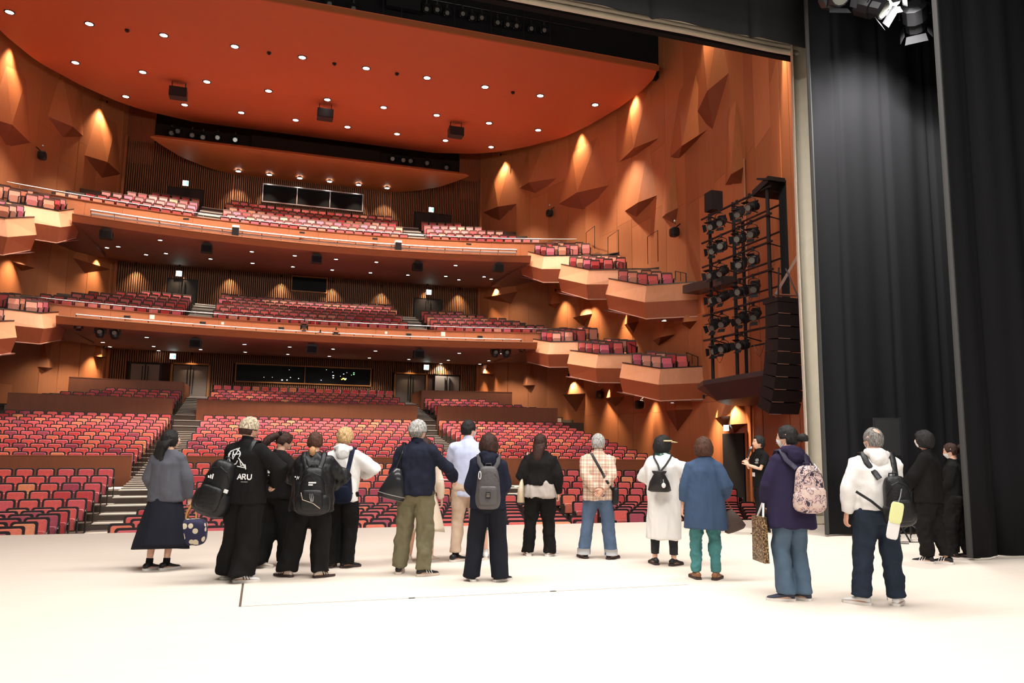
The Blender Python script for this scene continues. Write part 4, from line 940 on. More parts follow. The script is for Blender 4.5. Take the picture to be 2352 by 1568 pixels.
# entrance screens of thin black tube along the upper boxes
def screen(sg, Y, x, z, h, wd, label):
    s = MB(); p = Vector((XC+sg*x, Y, z)); s.tube([p, p+Vector((0, 0, h)), p+Vector((sg*.1, wd, h)), p+Vector((sg*.1, wd, h*.1))], .018, 5); tag(s.build('tube_screen', M['metalblack']), label, 'railing', 'thin tube screens on the boxes')
screen(1, 38.2, 14.6, 12.3, 1.3, 1.4, 'thin black tube frame by the wall, rearmost above the upper boxes')
screen(1, 35.6, 14.8, 11.4, 1.3, 1.5, 'thin black tube frame by the wall, second above the upper boxes')
screen(1, 31.2, 14.7, 10.0, 1.5, 1.2, 'thin black tube frame by the wall, foremost above the upper boxes')
# ================================================================ PEOPLE
SKIN = mat('skin', (.72, .42, .30), .5, var=.05, vs=12); SKIN2 = mat('skin_b', (.66, .37, .26), .5, var=.05, vs=12)
LIP = mat('lips', (.45, .16, .13), .5); EYEW = mat('eye_white', (.8, .78, .75), .3); IRIS = mat('iris', (.02, .012, .01), .2)
def cloth(n, c, var=.12, rough=.88, sheen=.0, bump=.25, bs=90): return mat(n, c, rough, var=var, vs=7, bump=bump, bs=bs, sheen=sheen, spec=.12)
def hairm(n, c, c2=None):
    m, nt, b = nmat(n); N = nt.nodes; L = nt.links
    tc = N.new('ShaderNodeTexCoord'); mp = N.new('ShaderNodeMapping'); mp.inputs['Scale'].default_value = (60, 60, 9)
    t = N.new('ShaderNodeTexNoise'); t.inputs['Scale'].default_value = 2.0; t.inputs['Detail'].default_value = 6
    r = N.new('ShaderNodeValToRGB'); r.color_ramp.elements[0].position = .35; r.color_ramp.elements[1].position = .68
    c2 = c2 or tuple(min(1, x*2.2+.008) for x in c)
    r.color_ramp.elements[0].color = (*c, 1); r.color_ramp.elements[1].color = (*c2, 1)
    L.new(tc.outputs['Object'], mp.inputs[0]); L.new(mp.outputs[0], t.inputs['Vector']); L.new(t.outputs['Fac'], r.inputs[0]); L.new(r.outputs[0], b.inputs['Base Color'])
    b.inputs['Roughness'].default_value = .6; b.inputs['Specular IOR Level'].default_value = .22
    bp = N.new('ShaderNodeBump'); bp.inputs['Strength'].default_value = .9; bp.inputs['Distance'].default_value = .008
    L.new(t.outputs['Fac'], bp.inputs['Height']); L.new(bp.outputs[0], b.inputs['Normal']); return m
def V3(*a): return Vector(a)
def head_r(d):
    """head surface for a unit direction (x right, y forward, z up)"""
    x, y, z = d
    hx, hy, hz = .078, .098, .117
    p = Vector((x*hx, y*hy, z*hz))
    if z < 0: p.x *= 1-.30*(-z)**1.3*(1.0 if y > -.2 else .5)
    if z < -.1 and y > 0: p.y *= 1+.05*(-z)
    if z < -.3 and y < 0: p.y *= .80+.2*(1+z)/.7*1
    # nose, brow, sockets, chin, lips
    az = math.atan2(x, y); el = math.asin(max(-1, min(1, z)))
    g = lambda a0, e0, sa, se: math.exp(-((az-a0)/sa)**2-((el-e0)/se)**2)
    if y > 0:
        p.y += .024*g(0, -.20, .13, .16)+.008*g(0, .0, .09, .2)-.008*g(.36, .02, .17, .12)-.008*g(-.36, .02, .17, .12)+.005*g(0, .22, .6, .1)+.007*g(0, -.62, .28, .08)+.009*g(0, -.95, .35, .16)
    return p
def head_mesh(mb, Mh):
    nu, nv = 40, 28; v = []; f = []; m0 = mb.cm
    for i in range(nv+1):
        ph = -math.pi/2+math.pi*i/nv
        for j in range(nu):
            th = 2*math.pi*j/nu+math.pi/nu; v.append(Mh @ head_r((math.cos(ph)*math.sin(th), math.cos(ph)*math.cos(th), math.sin(ph))))
    for i in range(nv):
        for j in range(nu): f.append((i*nu+j, (i+1)*nu+j, (i+1)*nu+(j+1) % nu, i*nu+(j+1) % nu))
    mb.mi(0).add(v, f)
    for sx in (-1, 1):   # ears
        e = MB(); pts = [Mh @ Vector((sx*(.074+.006*math.sin(t)), -.012+.018*math.cos(t*1.0), .0+.032*math.sin(t-.4))) for t in np.linspace(0, 5.2, 9)]
        mb.tube(pts, .007, 6); mb.sq(Mh @ Vector((sx*.073, -.006, -.002)), .008, .014, .026, 1, 1, 8, 6)
        mb.mi(1).sq(Mh @ Vector((sx*.030, .083, .004)), .013, .008, .007, 1, 1, 10, 6)
        mb.mi(2).sq(Mh @ Vector((sx*.030, .0895, .004)), .006, .004, .006, 1, 1, 8, 6)
        mb.tube([Mh @ Vector((sx*.014, .096, .026)), Mh @ Vector((sx*.032, .094, .031)), Mh @ Vector((sx*.05, .083, .025))], .004, 5)
        mb.mi(0)
    mb.mi(3).sq(Mh @ Vector((0, .098, -.056)), .021, .006, .007, 1, 1, 10, 6); mb.mi(0)
def hand_mesh(mb, Wp, d, pn, side, curl=.5, thumb=.6):
    """wrist point, pointing direction, palm normal; side +1 = thumb towards +w"""
    d = Vector(d).normalized(); pn = Vector(pn); pn = (pn-d*pn.dot(d)).normalized(); wv = d.cross(pn)*side
    Wp = Vector(Wp)
    def ring(t, hw, ht, n=10): return [Wp+d*t+wv*math.cos(2*math.pi*k/n)*hw+pn*math.sin(2*math.pi*k/n)*ht for k in range(n)]
    R = [ring(-.03, .025, .019), ring(.01, .028, .017), ring(.04, .038, .016), ring(.075, .041, .014), ring(.088, .036, .011)]
    if side > 0: pass
    mb.loft(R)
    for k, (off, L) in enumerate(((.031, .070), (.011, .079), (-.010, .074), (-.030, .058))):
        c = curl*(1+.12*k); p = Wp+d*.078+wv*off; pts = [p-d*.012, p]; a = c*.5
        for q in range(3):
            p = p+(d*math.cos(a)+pn*math.sin(a)+wv*off*.8)*L*(.42, .32, .26)[q]; pts.append(p.copy()); a += c*.85
        mb.tube(pts, [.0088, .0088, .0083, .0075, .0055], 7)
    p = Wp+d*.022+wv*.026; dv = (d*math.cos(thumb)+wv*math.sin(thumb)+pn*.25).normalized(); pts = [p-dv*.01, p+dv*.03]
    dv2 = (dv+pn*curl*.5+d*.25).normalized(); pts += [p+dv*.03+dv2*.03, p+dv*.03+dv2*.052]
    mb.tube(pts, [.012, .011, .009, .0065], 7)
def ik(S, Wp, a, b, pole):
    S = Vector(S); Wp = Vector(Wp); D = Wp-S; L = D.length
    if L > (a+b)*.995: Wp = S+D*((a+b)*.995/L); D = Wp-S; L = D.length
    x = (a*a-b*b+L*L)/(2*L); h = math.sqrt(max(0, a*a-x*x)); u = D/L; pv = Vector(pole); pv = (pv-u*pv.dot(u)).normalized()
    return S+u*x+pv*h, Wp
JOBS = []
def job(o, voxel, smooth, disp=None, after=None): JOBS.append((o, voxel, smooth, disp, after))
def cring(cx, cy, z, hw, hd, n=20, e=1.0):
    out = []
    for k in range(n):
        t = 2*math.pi*k/n; c, s_ = math.cos(t), math.sin(t)
        out.append(Vector((cx+hw*math.copysign(abs(c)**e, c), cy+hd*math.copysign(abs(s_)**e, s_), z)))
    return out
PEOPLE = {}
def person(key, x, y, yaw, H, label, feet=((-.11, 0, -8), (.11, 0, 8)), lh=(-.26, .03, .83), rh=(.26, .03, .83), lp=(-.5, -1, 0), rp=(.5, -1, 0), head=(0, 0, 0), build=1.0, female=False,
           top=None, bottom=None, shoe=None, hair=None, skin=0, lcurl=.5, rcurl=.5, lhd=None, rhd=None, socks=None, mask=False, glasses=False, lean=(0, 0), hunch=0):
    s = H/1.70; B = build; body = MB()
    lx, ly = lean
    sh = .175*B*(.92 if female else 1)
    Sl, Sr = V3(-sh+lx, ly-.005, 1.385), V3(sh+lx, ly-.005, 1.385)
    nb = V3(lx, ly-.005, 1.44)
    hy, hp, ht = (math.radians(a) for a in head)
    hc = V3(lx, ly+.025+hunch, 1.585)
    Mh = Matrix.Translation(hc) @ Matrix.Rotation(-hy, 4, 'Z') @ Matrix.Rotation(hp, 4, 'X') @ Matrix.Rotation(ht, 4, 'Y')
    # torso and neck
    R = [cring(0, 0, .86, .13*B, .10*B), cring(0, 0, .94, .145*B, .11*B), cring(lx*.3, 0, 1.05, .125*B, .095*B), cring(lx*.6, ly*.5, 1.2, .135*B, .10*B), cring(lx, ly, 1.33, .145*B, .10), cring(lx, ly, 1.40, .10*B, .07), cring(lx, ly+.0, 1.46, .058, .056), cring(hc.x*.7+lx*.3, hc.y-.02, 1.54, .052, .056)]
    body.loft(R)
    hips = []; legs = []
    for i, (fx, fy, toe) in enumerate(feet):
        sx = -1 if i == 0 else 1
        hp_ = V3(sx*.088, 0, .90); an = V3(fx, fy-.02, .085); kn, an = ik(hp_, an, .418, .405, (sx*.15, 1, 0))
        body.tube([hp_+V3(0, 0, .03), hp_*.5+kn*.5, kn, kn*.5+an*.5+V3(0, -.012, 0), an, an+V3(0, 0, -.05)], [.080*B, .065*B, .047*B, .046*B, .033, .038], 12)
        td = V3(math.sin(math.radians(toe)), math.cos(math.radians(toe)), 0)
        body.tube([V3(an.x, an.y, .04)-td*.05, V3(an.x, an.y, .045), V3(an.x, an.y, .03)+td*.10, V3(an.x, an.y, .022)+td*.16], [(.03, .03), (.036, .042), (.042, .026), (.03, .016)], 10)
        legs.append((hp_, kn, an, td))
    arms = []
    for i, (S, W_, pole) in enumerate(((Sl, lh, lp), (Sr, rh, rp))):
        E, W_ = ik(S, W_, .285, .245, pole)
        body.tube([S+V3(-.0, 0, -.02), S*.5+E*.5, E, E*.6+W_*.4, W_], [.038*B, .037*B, .033, .032, .025], 10)
        arms.append((S, E, W_))
    root = body.build('person', [(SKIN, SKIN2)[skin], EYEW, IRIS, LIP]); root.location = (x, y, 0); root.rotation_euler = (0, 0, -math.radians(yaw)); root.scale = (s, s, s)
    tag(root, label, 'person'); PEOPLE[key] = dict(root=root, arms=arms, Mh=Mh, s=s, legs=legs)
    extra = MB(); head_mesh(extra, Mh)
    for i, ((S, E, W_), curl, hd) in enumerate(zip(arms, (lcurl, rcurl), (lhd, rhd))):
        d = (W_-E).normalized(); sx = -1 if i == 0 else 1
        if hd: d, pn, sd = hd
        else: pn = V3(-sx, .15, 0); sd = sx*1
        # thumb points forward for hanging hands
        d = Vector(d).normalized(); pn = Vector(pn); pn = (pn-d*pn.dot(d)).normalized()
        if hd is None:
            sd = 1 if d.cross(pn).y > 0 else -1
        hand_mesh(extra, W_, d, pn, sd, curl)
    job(root, .0135, 3, None, extra)
    P = PEOPLE[key]
    # ---- lower garment
    if bottom:
        m = bottom['m']; k = bottom.get('kind', 'trousers'); g = MB()
        if k == 'trousers':
            w0 = bottom.get('waist', .95); hz = bottom.get('hem', .06); rt, rk, rh_ = bottom.get('r', (.10, .075, .075))
            g.loft([cring(0, 0, w0+.06, .145*B, .115*B), cring(0, 0, w0-.02, .162*B, .125*B), cring(0, -.01, .86, .172*B, .130*B), cring(0, 0, .78, .14*B, .10*B)])
            for (hp_, kn, an, td), sx in zip(legs, (-1, 1)):
                q = lambda t: kn+(an-kn)*t
                bot = kn+(an-kn)*((kn.z-hz)/(kn.z-an.z)) if kn.z > hz else kn
                g.tube([hp_+V3(0, 0, .02), hp_*.55+kn*.45, kn, kn*.5+bot*.5, bot+V3(0, 0, .02), bot], [(rt*B, rt*1.12*B), (rt*.5+rk*.5, rt*.55+rk*.55), rk, (rk+rh_)/2, rh_, (rh_, rh_*1.1)], 16)
            o = g.build('trousers', m, root); job(o, .013, 2, bottom.get('fold', (.006, 9, 2.5)), None)
            if bottom.get('cuff'):
                for hp_, kn, an, td in legs:
                    c = MB(); bot = kn+(an-kn)*((kn.z-hz)/(kn.z-an.z)); c.tube([bot+V3(0, 0, .075), bot+V3(0, 0, -.005)], rh_+.008, 16); c.build('turned_cuff', bottom['cuff'], o, smooth=True)
        else:
            hz = bottom['hem']; hw, hd = bottom['flare']; w0 = bottom.get('waist', .98); n = 48; rings = []
            for i in range(12):
                t = i/11; z = w0+.04+(hz-w0-.04)*t; a = .135*B+(hw-.135*B)*t**.75; b = .11*B+(hd-.11*B)*t**.75; r = []
                for j in range(n):
                    th = 2*math.pi*j/n; f_ = 1+bottom.get('pleat', .05)*t*math.sin(th*7+1.3)+.02*t*math.sin(th*13)
                    zo = -.02*t*math.sin(th*2+1) if i == 11 else 0
                    r.append(V3(a*f_*math.cos(th)+bottom.get('off', 0)*t, b*f_*math.sin(th), z+zo))
                rings.append(r)
            g.loft(rings); o = g.build('skirt', m, root, smooth=True)
            if bottom.get('inner'): pass
    # ---- upper garment
    if top:
        m = top['m']; g = MB(); hz = top.get('hem', .85); fl_ = top.get('w', (.20, .145)); bu = top.get('bust', (.185, .125)); off = top.get('off', (0, 0))
        hh = (1.30-hz)
        rings = [cring(off[0], off[1], hz, fl_[0]*B, fl_[1]*B), cring(off[0]*.6+lx*.3, off[1]*.5, hz+.3*hh, (fl_[0]*.6+bu[0]*.4)*B, (fl_[1]*.6+bu[1]*.4)*B), cring(lx*.6, ly*.5, hz+.65*hh, (fl_[0]*.25+bu[0]*.75)*B, (fl_[1]*.25+bu[1]*.75)*B),
                 cring(lx, ly, 1.30, bu[0]*B, bu[1]*B), cring(lx, ly-.005, 1.38, .175*B, .105*B), cring(lx, ly-.005, 1.43, .125*B, .085), cring(lx, ly, 1.475, .072, .068)]
        g.loft(rings)
        ru, re, rc = top.get('sleeve', (.07, .06, .045)); sl = top.get('slen', 1.0)
        for (S, E, W_), sx in zip(arms, (-1, 1)):
            S = S+V3(-sx*max(0, ru-.06)*.9, 0, -max(0, ru-.052))
            if sl > .5:
                t = (sl-.5)*2; end = E+(W_-E)*t
                g.tube([S+V3(-sx*.03, 0, .005), S, S*.5+E*.5, E, E*.5+end*.5, end-(end-E)*.06, end], [ru, ru, (ru+re)/2, re, (re+rc)/2*1.05, rc*1.05, rc], 14)
            else:
                end = S+(E-S)*sl*2; g.tube([S+V3(-sx*.03, 0, .005), S, end], [ru, ru, rc], 14)
        o = g.build(top.get('name', 'jacket'), m, root); job(o, .0135, 2, top.get('fold', (.007, 8, 3)), None); P['top'] = o
        if top.get('collar'):
            c = MB(); rr = []
            for z, a in ((1.445, .078), (1.485, .066), (1.50, .064), (1.50, .056), (1.46, .056)): rr.append([V3(lx+a*math.cos(t), ly+.004+a*.95*math.sin(t), z+.012*math.sin(t)*-1) for t in np.linspace(0, 2*math.pi, 20, endpoint=False)])
            c.loft(rr, cap=False); c.build('collar', top['collar'], root, smooth=True)
        if top.get('hood'):
            c = MB(); pts = []
            for t in np.linspace(-2.6, -.5, 12): pts.append(V3(lx+.105*math.cos(t), ly+.095*math.sin(t)-.0, 1.455+.01*math.sin(t*2)))
            c.tube([V3(lx-.10, ly+.03, 1.44)]+pts+[V3(lx+.10, ly+.03, 1.44)], [.025]+[.035+.018*math.sin(i/11*math.pi) for i in range(12)]+[.025], 10)
            c.sq(V3(lx, ly-.115, 1.40), .085, .045, .075, .8, .8, 14, 10); h = c.build('hood', top['hood'], root); job(h, .012, 3, (.005, 14, 8), None)
        if top.get('under'):
            um, uh, uw = top['under']; c = MB(); c.loft([cring(0, 0, uh, uw[0]*B, uw[1]*B), cring(0, 0, uh+.12, uw[0]*.94*B, uw[1]*.94*B), cring(0, 0, 1.1, .15*B, .12*B)]); h = c.build('shirt_hem', um, root); job(h, .014, 2, (.012, 12, 1.5), None)
    # ---- shoes
    if shoe:
        for (hp_, kn, an, td), toe in zip(legs, feet):
            sd = V3(td.y, -td.x, 0); base = V3(an.x, an.y, 0); heel = shoe.get('heel', 0)
            def rg(t, hw, zt, zb): return [base+td*t+sd*hw*math.cos(a)+V3(0, 0, zb+(zt-zb)*.5*(1+math.sin(a))) for a in np.linspace(0, 2*math.pi, 12, endpoint=False)]
            st = .022
            u = MB(); u.loft([rg(-.078, .022, .06, st), rg(-.07, .034, .085, st), rg(-.03, .038, .098+shoe.get('high', 0), st), rg(.02, .040, .095, st), rg(.08, .045, .065, st), rg(.13, .046, .05, st), rg(.168, .036, .042, st), rg(.186, .016, .03, st)])
            so = MB(); pl = []
            for t, hw in ((-.088, .018), (-.075, .036), (-.02, .040), (.06, .045), (.12, .051), (.165, .044), (.19, .022)): pl.append((t, hw))
            ol = [base+td*t+sd*hw for t, hw in pl]+[base+td*t-sd*hw for t, hw in pl[::-1]]; so.slab([p+V3(0, 0, .001) for p in ol][::-1], (0, 0, .026))
            o = u.build('shoe', shoe['m'], root, smooth=True); so.build('sole', shoe['sole'], o)
            if shoe.get('stripe'):
                for q in range(3):
                    c = MB()
                    for e in (-1, 1):
                        a = base+td*(.03+q*.028)+sd*e*.043+V3(0, 0, .03); c.tube([a, a-td*.02-sd*e*.012+V3(0, 0, .05)], .006, 4)
                    c.build('stripe', shoe['stripe'], o)
            if heel: c = MB(); c.slab([base-td*.085+sd*.03, base-td*.085-sd*.03, base-td*.035-sd*.034, base-td*.035+sd*.034], (0, 0, .03)); c.build('heel', shoe['sole'], o)
    if socks:
        for hp_, kn, an, td in legs: c = MB(); c.tube([V3(an.x, an.y, .05), an+(kn-an)*.14], [.044, .042], 12); c.build('sock', socks, root, smooth=True)
    # ---- hair
    if hair:
        st_, hm = hair[0], hair[1]; nu, nv = 64, 44; v = []; f = []
        for i in range(nv+1):
            ph = -math.pi/2+math.pi*i/nv
            for j in range(nu):
                th = 2*math.pi*j/nu; d = Vector((math.cos(ph)*math.sin(th), math.cos(ph)*math.cos(th), math.sin(ph))); p = head_r(d)
                az = abs((th+math.pi) % (2*math.pi)-math.pi); el = ph
                fr = max(0, min(1, (1.05-az)/.35))           # 1 = front
                line = .62*fr+(1-fr)*(-.12 if az < 1.75 else -.62)
                if st_ in ('bob', 'long', 'bowl'): line = (.30 if st_ == 'bowl' else .5)*fr+(1-fr)*(-.75 if az > 1.25 else -.5)
                k = max(0, min(1, (el-line)/.14+.5)); base = .22 if st_ in ('bob', 'bowl', 'messy') else .17 if st_ in ('crop', 'long') else .12
                if st_ == 'tight': base = .08
                if st_ == 'bob' and el < .2 and az > 1.0: base += .12*min(1, (.2-el)/.5)
                if st_ == 'tight' and hm is HG2 and (d-Vector((0, -.55, .83))).length < .42: k *= .25
                nz_ = noise.noise(Vector((th*9, ph*2.2, len(key)*3.1)))*.035+noise.noise(Vector((th*3, ph*5, 7.7+len(key))))*.04
                if st_ == 'messy': nz_ = nz_*1.6+noise.noise(Vector((th*6, ph*9, 1.3)))*.05
                g = -.09*(1-k)+(base+nz_)*k
                thk = (base*.10+nz_*.10)*(1.25 if abs(d.z) < .8 else 1.0); q = p*(1-.09*(1-k))+d*thk*k+Vector((0, -.003, .002))
                if st_ in ('bob', 'bowl'): q += d*.008*k*(1-abs(d.z))
                if st_ in ('bob', 'bowl') and el < -.1 and az > 1.2: q.z -= .012*k
                v.append(Mh @ q)
        for i in range(nv):
            for j in range(nu): f.append((i*nu+j, (i+1)*nu+j, (i+1)*nu+(j+1) % nu, i*nu+(j+1) % nu))
        h = MB(); h.add(v, f)
        if key in ('P2', 'P6'): h.m = [1 if (q // nu) < nv*.47 else 0 for q in range(len(f))]
        ho = h.build('hair', [hm, HG2 if key == 'P6' else HD], root, smooth=True); P['hair'] = ho
        ex = MB()
        if st_ == 'long':
            L = hair[2]; wd = hair[3] if len(hair) > 3 else .085; rings = []
            for i in range(12):
                t = i/11; z = .02-L*t; r = []
                cy = -.05-.115*min(1, t*1.7)**.8; hw = (wd+.012)*(1-.30*t*t)*(1+.05*math.sin(t*9)); hd = (.055 if wd < .1 else .085)*(1-.45*t)
                for j in range(24):
                    th = 2*math.pi*j/24; q = 1+.10*noise.noise(Vector((th*5, t*(5 if wd > .09 else 1.5), 3)))*2
                    r.append(Mh @ Vector((hw*math.cos(th)*q+.01*math.sin(t*7), cy+hd*math.sin(th)*q, z)))
                rings.append(r)
            ex.loft(rings); ex.build('hair_length', hm, ho, smooth=True)
        if st_ == 'pony':
            a, b, rr = hair[2], hair[3], hair[4]; pts = []; n = 8
            for i in range(n+1):
                t = i/n; pts.append(Mh @ (Vector(a)*(1-t)+Vector(b)*t+Vector((0, -.03*math.sin(t*math.pi), .02*math.sin(t*math.pi)))))
            ex.tube(pts, [rr*(.5+.9*math.sin(min(1, t*1.3)*math.pi*.6+.3)) if t < .95 else rr*.3 for t in np.linspace(0, 1, n+1)], 12); ex.build('ponytail', hair[5] if len(hair) > 5 else hm, ho, smooth=True)
    if mask:
        c = MB(); v = []; f = []; na, ne = 13, 8
        for i in range(ne+1):
            el = -1.02+(.90)*i/ne
            for j in range(na):
                az = -1.15+2.3*j/(na-1); sq_ = 1-.25*abs(az/1.15)**2*1; e2 = -.56+(el+.56)*sq_
                d = Vector((math.cos(e2)*math.sin(az), math.cos(e2)*math.cos(az), math.sin(e2))); q = head_r(d); q = Vector((q.x*1.05, min(q.y*1.04, .108-.05*abs(az/1.15)**2), q.z)); v.append(Mh @ (q+Vector((0, .006*math.cos(az), 0))))
        for i in range(ne):
            for j in range(na-1): f.append((i*na+j, i*na+j+1, (i+1)*na+j+1, (i+1)*na+j))
        c.add(v, f)
        for sx, j in ((-1, 0), (1, na-1)): c.tube([v[2*na+j], Mh @ Vector((sx*.078, -.02, -.02)), Mh @ Vector((sx*.078, -.02, .01)), v[(ne-1)*na+j]], .0022, 4)
        c.build('face_mask', MASK, root, smooth=True)
    if glasses:
        c = MB()
        for sx in (-1, 1):
            c.tube([Mh @ Vector((sx*.032+.022*math.cos(t), .103, .004+.017*math.sin(t))) for t in np.linspace(0, 2*math.pi, 13)], .0018, 4)
            c.tube([Mh @ Vector((sx*.054, .10, .01)), Mh @ Vector((sx*.078, .02, .012)), Mh @ Vector((sx*.078, -.02, .0))], .002, 4)
        c.tube([Mh @ Vector((-.01, .104, .008)), Mh @ Vector((.01, .104, .008))], .002, 4); c.build('glasses', M['metalblack'], root)
    return root
MASK = mat('mask_white', (.85, .85, .86), .7)
BLK = cloth('black_cloth', (.0085, .008, .008), .25); BLK2 = cloth('black_cotton', (.0105, .0095, .0095), .25, bs=140); BLKN = mat('black_nylon', (.009, .009, .010), .42, var=.2, vs=10, bump=.4, bs=40)
NAVY = cloth('navy_cloth', (.014, .016, .030), .15); DNAVY = cloth('dark_navy_skirt', (.014, .0155, .023), .15); WHITE = cloth('white_cloth', (.78, .76, .74), .03)
GREY = cloth('grey_knit', (.095, .096, .115), .12, bs=200); OLIVE = cloth('olive_cotton', (.155, .135, .080), .15); LBLUE = cloth('pale_blue_shirt', (.56, .60, .80), .05)
BEIGE = cloth('beige_cotton', (.55, .40, .30), .08); CREAM = cloth('cream_cloth', (.72, .60, .48), .05); STONE = cloth('stone_shirt', (.42, .37, .33), .1)
JEAN = cloth('blue_denim', (.085, .125, .20), .3, bs=200); JEAN2 = cloth('grey_blue_denim', (.085, .13, .19), .3, bs=200); DJEAN = cloth('dark_denim', (.020, .029, .046), .3, bs=200)
TUNIC = cloth('blue_tunic', (.050, .082, .150), .12); TEAL = cloth('teal_cotton', (.065, .20, .20), .15); PURP = cloth('purple_navy_knit', (.024, .019, .048), .12)
BROWNL = mat('brown_leather', (.25, .11, .05), .45); TAN = mat('tan_leather', (.50, .24, .08), .45); SOLEW = mat('white_sole', (.75, .70, .66), .6); SOLEB = mat('dark_sole', (.05, .03, .03), .6)
SHW = mat('white_shoe', (.80, .78, .77), .5); SHC = mat('cream_shoe', (.62, .52, .44), .6); SHB = mat('black_shoe', (.018, .018, .02), .45); SHN = mat('navy_shoe', (.04, .045, .07), .7)
def plaid(n):
    m, nt, b = nmat(n); N = nt.nodes; L = nt.links; tc = N.new('ShaderNodeTexCoord'); sx = N.new('ShaderNodeSeparateXYZ'); L.new(tc.outputs['Object'], sx.inputs[0])
    def stripe(src, per, width, ph):
        a = N.new('ShaderNodeMath'); a.operation = 'MULTIPLY'; a.inputs[1].default_value = 1/per; L.new(src, a.inputs[0])
        c = N.new('ShaderNodeMath'); c.operation = 'ADD'; c.inputs[1].default_value = ph+50; L.new(a.outputs[0], c.inputs[0])
        d = N.new('ShaderNodeMath'); d.operation = 'FRACT'; L.new(c.outputs[0], d.inputs[0])
        e = N.new('ShaderNodeMath'); e.operation = 'LESS_THAN'; e.inputs[1].default_value = width; L.new(d.outputs[0], e.inputs[0]); return e.outputs[0]
    cur = None; col = (.74, .58, .44, 1)
    for src, per, wd, ph, c in ((sx.outputs[0], .085, .34, 0, (.36, .13, .10, 1)), (sx.outputs[2], .095, .34, 0, (.36, .13, .10, 1)), (sx.outputs[0], .085, .10, .45, (.16, .06, .07, 1)), (sx.outputs[2], .095, .10, .45, (.16, .06, .07, 1))):
        s_ = stripe(src, per, wd, ph); h = N.new('ShaderNodeMath'); h.operation = 'MULTIPLY'; h.inputs[1].default_value = .48; L.new(s_, h.inputs[0])
        mx = N.new('ShaderNodeMix'); mx.data_type = 'RGBA'; L.new(h.outputs[0], mx.inputs[0])
        if cur is None: mx.inputs[6].default_value = col
        else: L.new(cur, mx.inputs[6])
        mx.inputs[7].default_value = c; cur = mx.outputs[2]
    L.new(cur, b.inputs['Base Color']); b.inputs['Roughness'].default_value = .85; return m
def pattern(n, base, spots, scale, thr, noisy=False, rough=.7):
    m, nt, b = nmat(n); N = nt.nodes; L = nt.links; tc = N.new('ShaderNodeTexCoord'); t = N.new('ShaderNodeTexNoise' if noisy else 'ShaderNodeTexVoronoi'); t.inputs['Scale'].default_value = scale
    if noisy: t.inputs['Detail'].default_value = 6
    L.new(tc.outputs['Object'], t.inputs['Vector']); r = N.new('ShaderNodeValToRGB'); r.color_ramp.interpolation = 'CONSTANT'
    r.color_ramp.elements[0].position = 0; r.color_ramp.elements[0].color = (*spots[0], 1); r.color_ramp.elements[1].position = thr[-1]; r.color_ramp.elements[1].color = (*base, 1)
    for k in range(1, len(spots)): e = r.color_ramp.elements.new(thr[k-1]); e.color = (*spots[k], 1)
    L.new(t.outputs[0], r.inputs[0]); L.new(r.outputs[0], b.inputs['Base Color']); b.inputs['Roughness'].default_value = rough; return m
HB = hairm('hair_black', (.008, .007, .007)); HD = hairm('hair_dark_brown', (.018, .009, .007), (.06, .025, .018)); HBR = hairm('hair_brown', (.04, .016, .01), (.11, .05, .03))
HBL = hairm('hair_bleached', (.10, .07, .045), (.85, .70, .50)); HY = hairm('hair_blond', (.30, .17, .07), (.75, .52, .26)); HG = hairm('hair_grey', (.13, .125, .12), (.62, .60, .57)); HG2 = hairm('hair_thin_grey', (.06, .055, .05), (.30, .28, .26)); HTAN = hairm('hair_tip_tan', (.35, .17, .07), (.6, .34, .16))
def at(key, p): P = PEOPLE[key]; return P['root'].matrix_basis @ Vector(p)
def held(key, name, label, cat, p, rot=(0, 0, 0), **k):
    """a thing carried by a person: top-level, placed in the world"""
    P = PEOPLE[key]; o = empty(name, (0, 0, 0), label=label, cat=cat, **k)
    o.matrix_world = P['root'].matrix_basis @ Matrix.Translation(Vector(p)) @ Matrix.Rotation(rot[2], 4, 'Z') @ Matrix.Rotation(rot[1], 4, 'Y') @ Matrix.Rotation(rot[0], 4, 'X'); return o
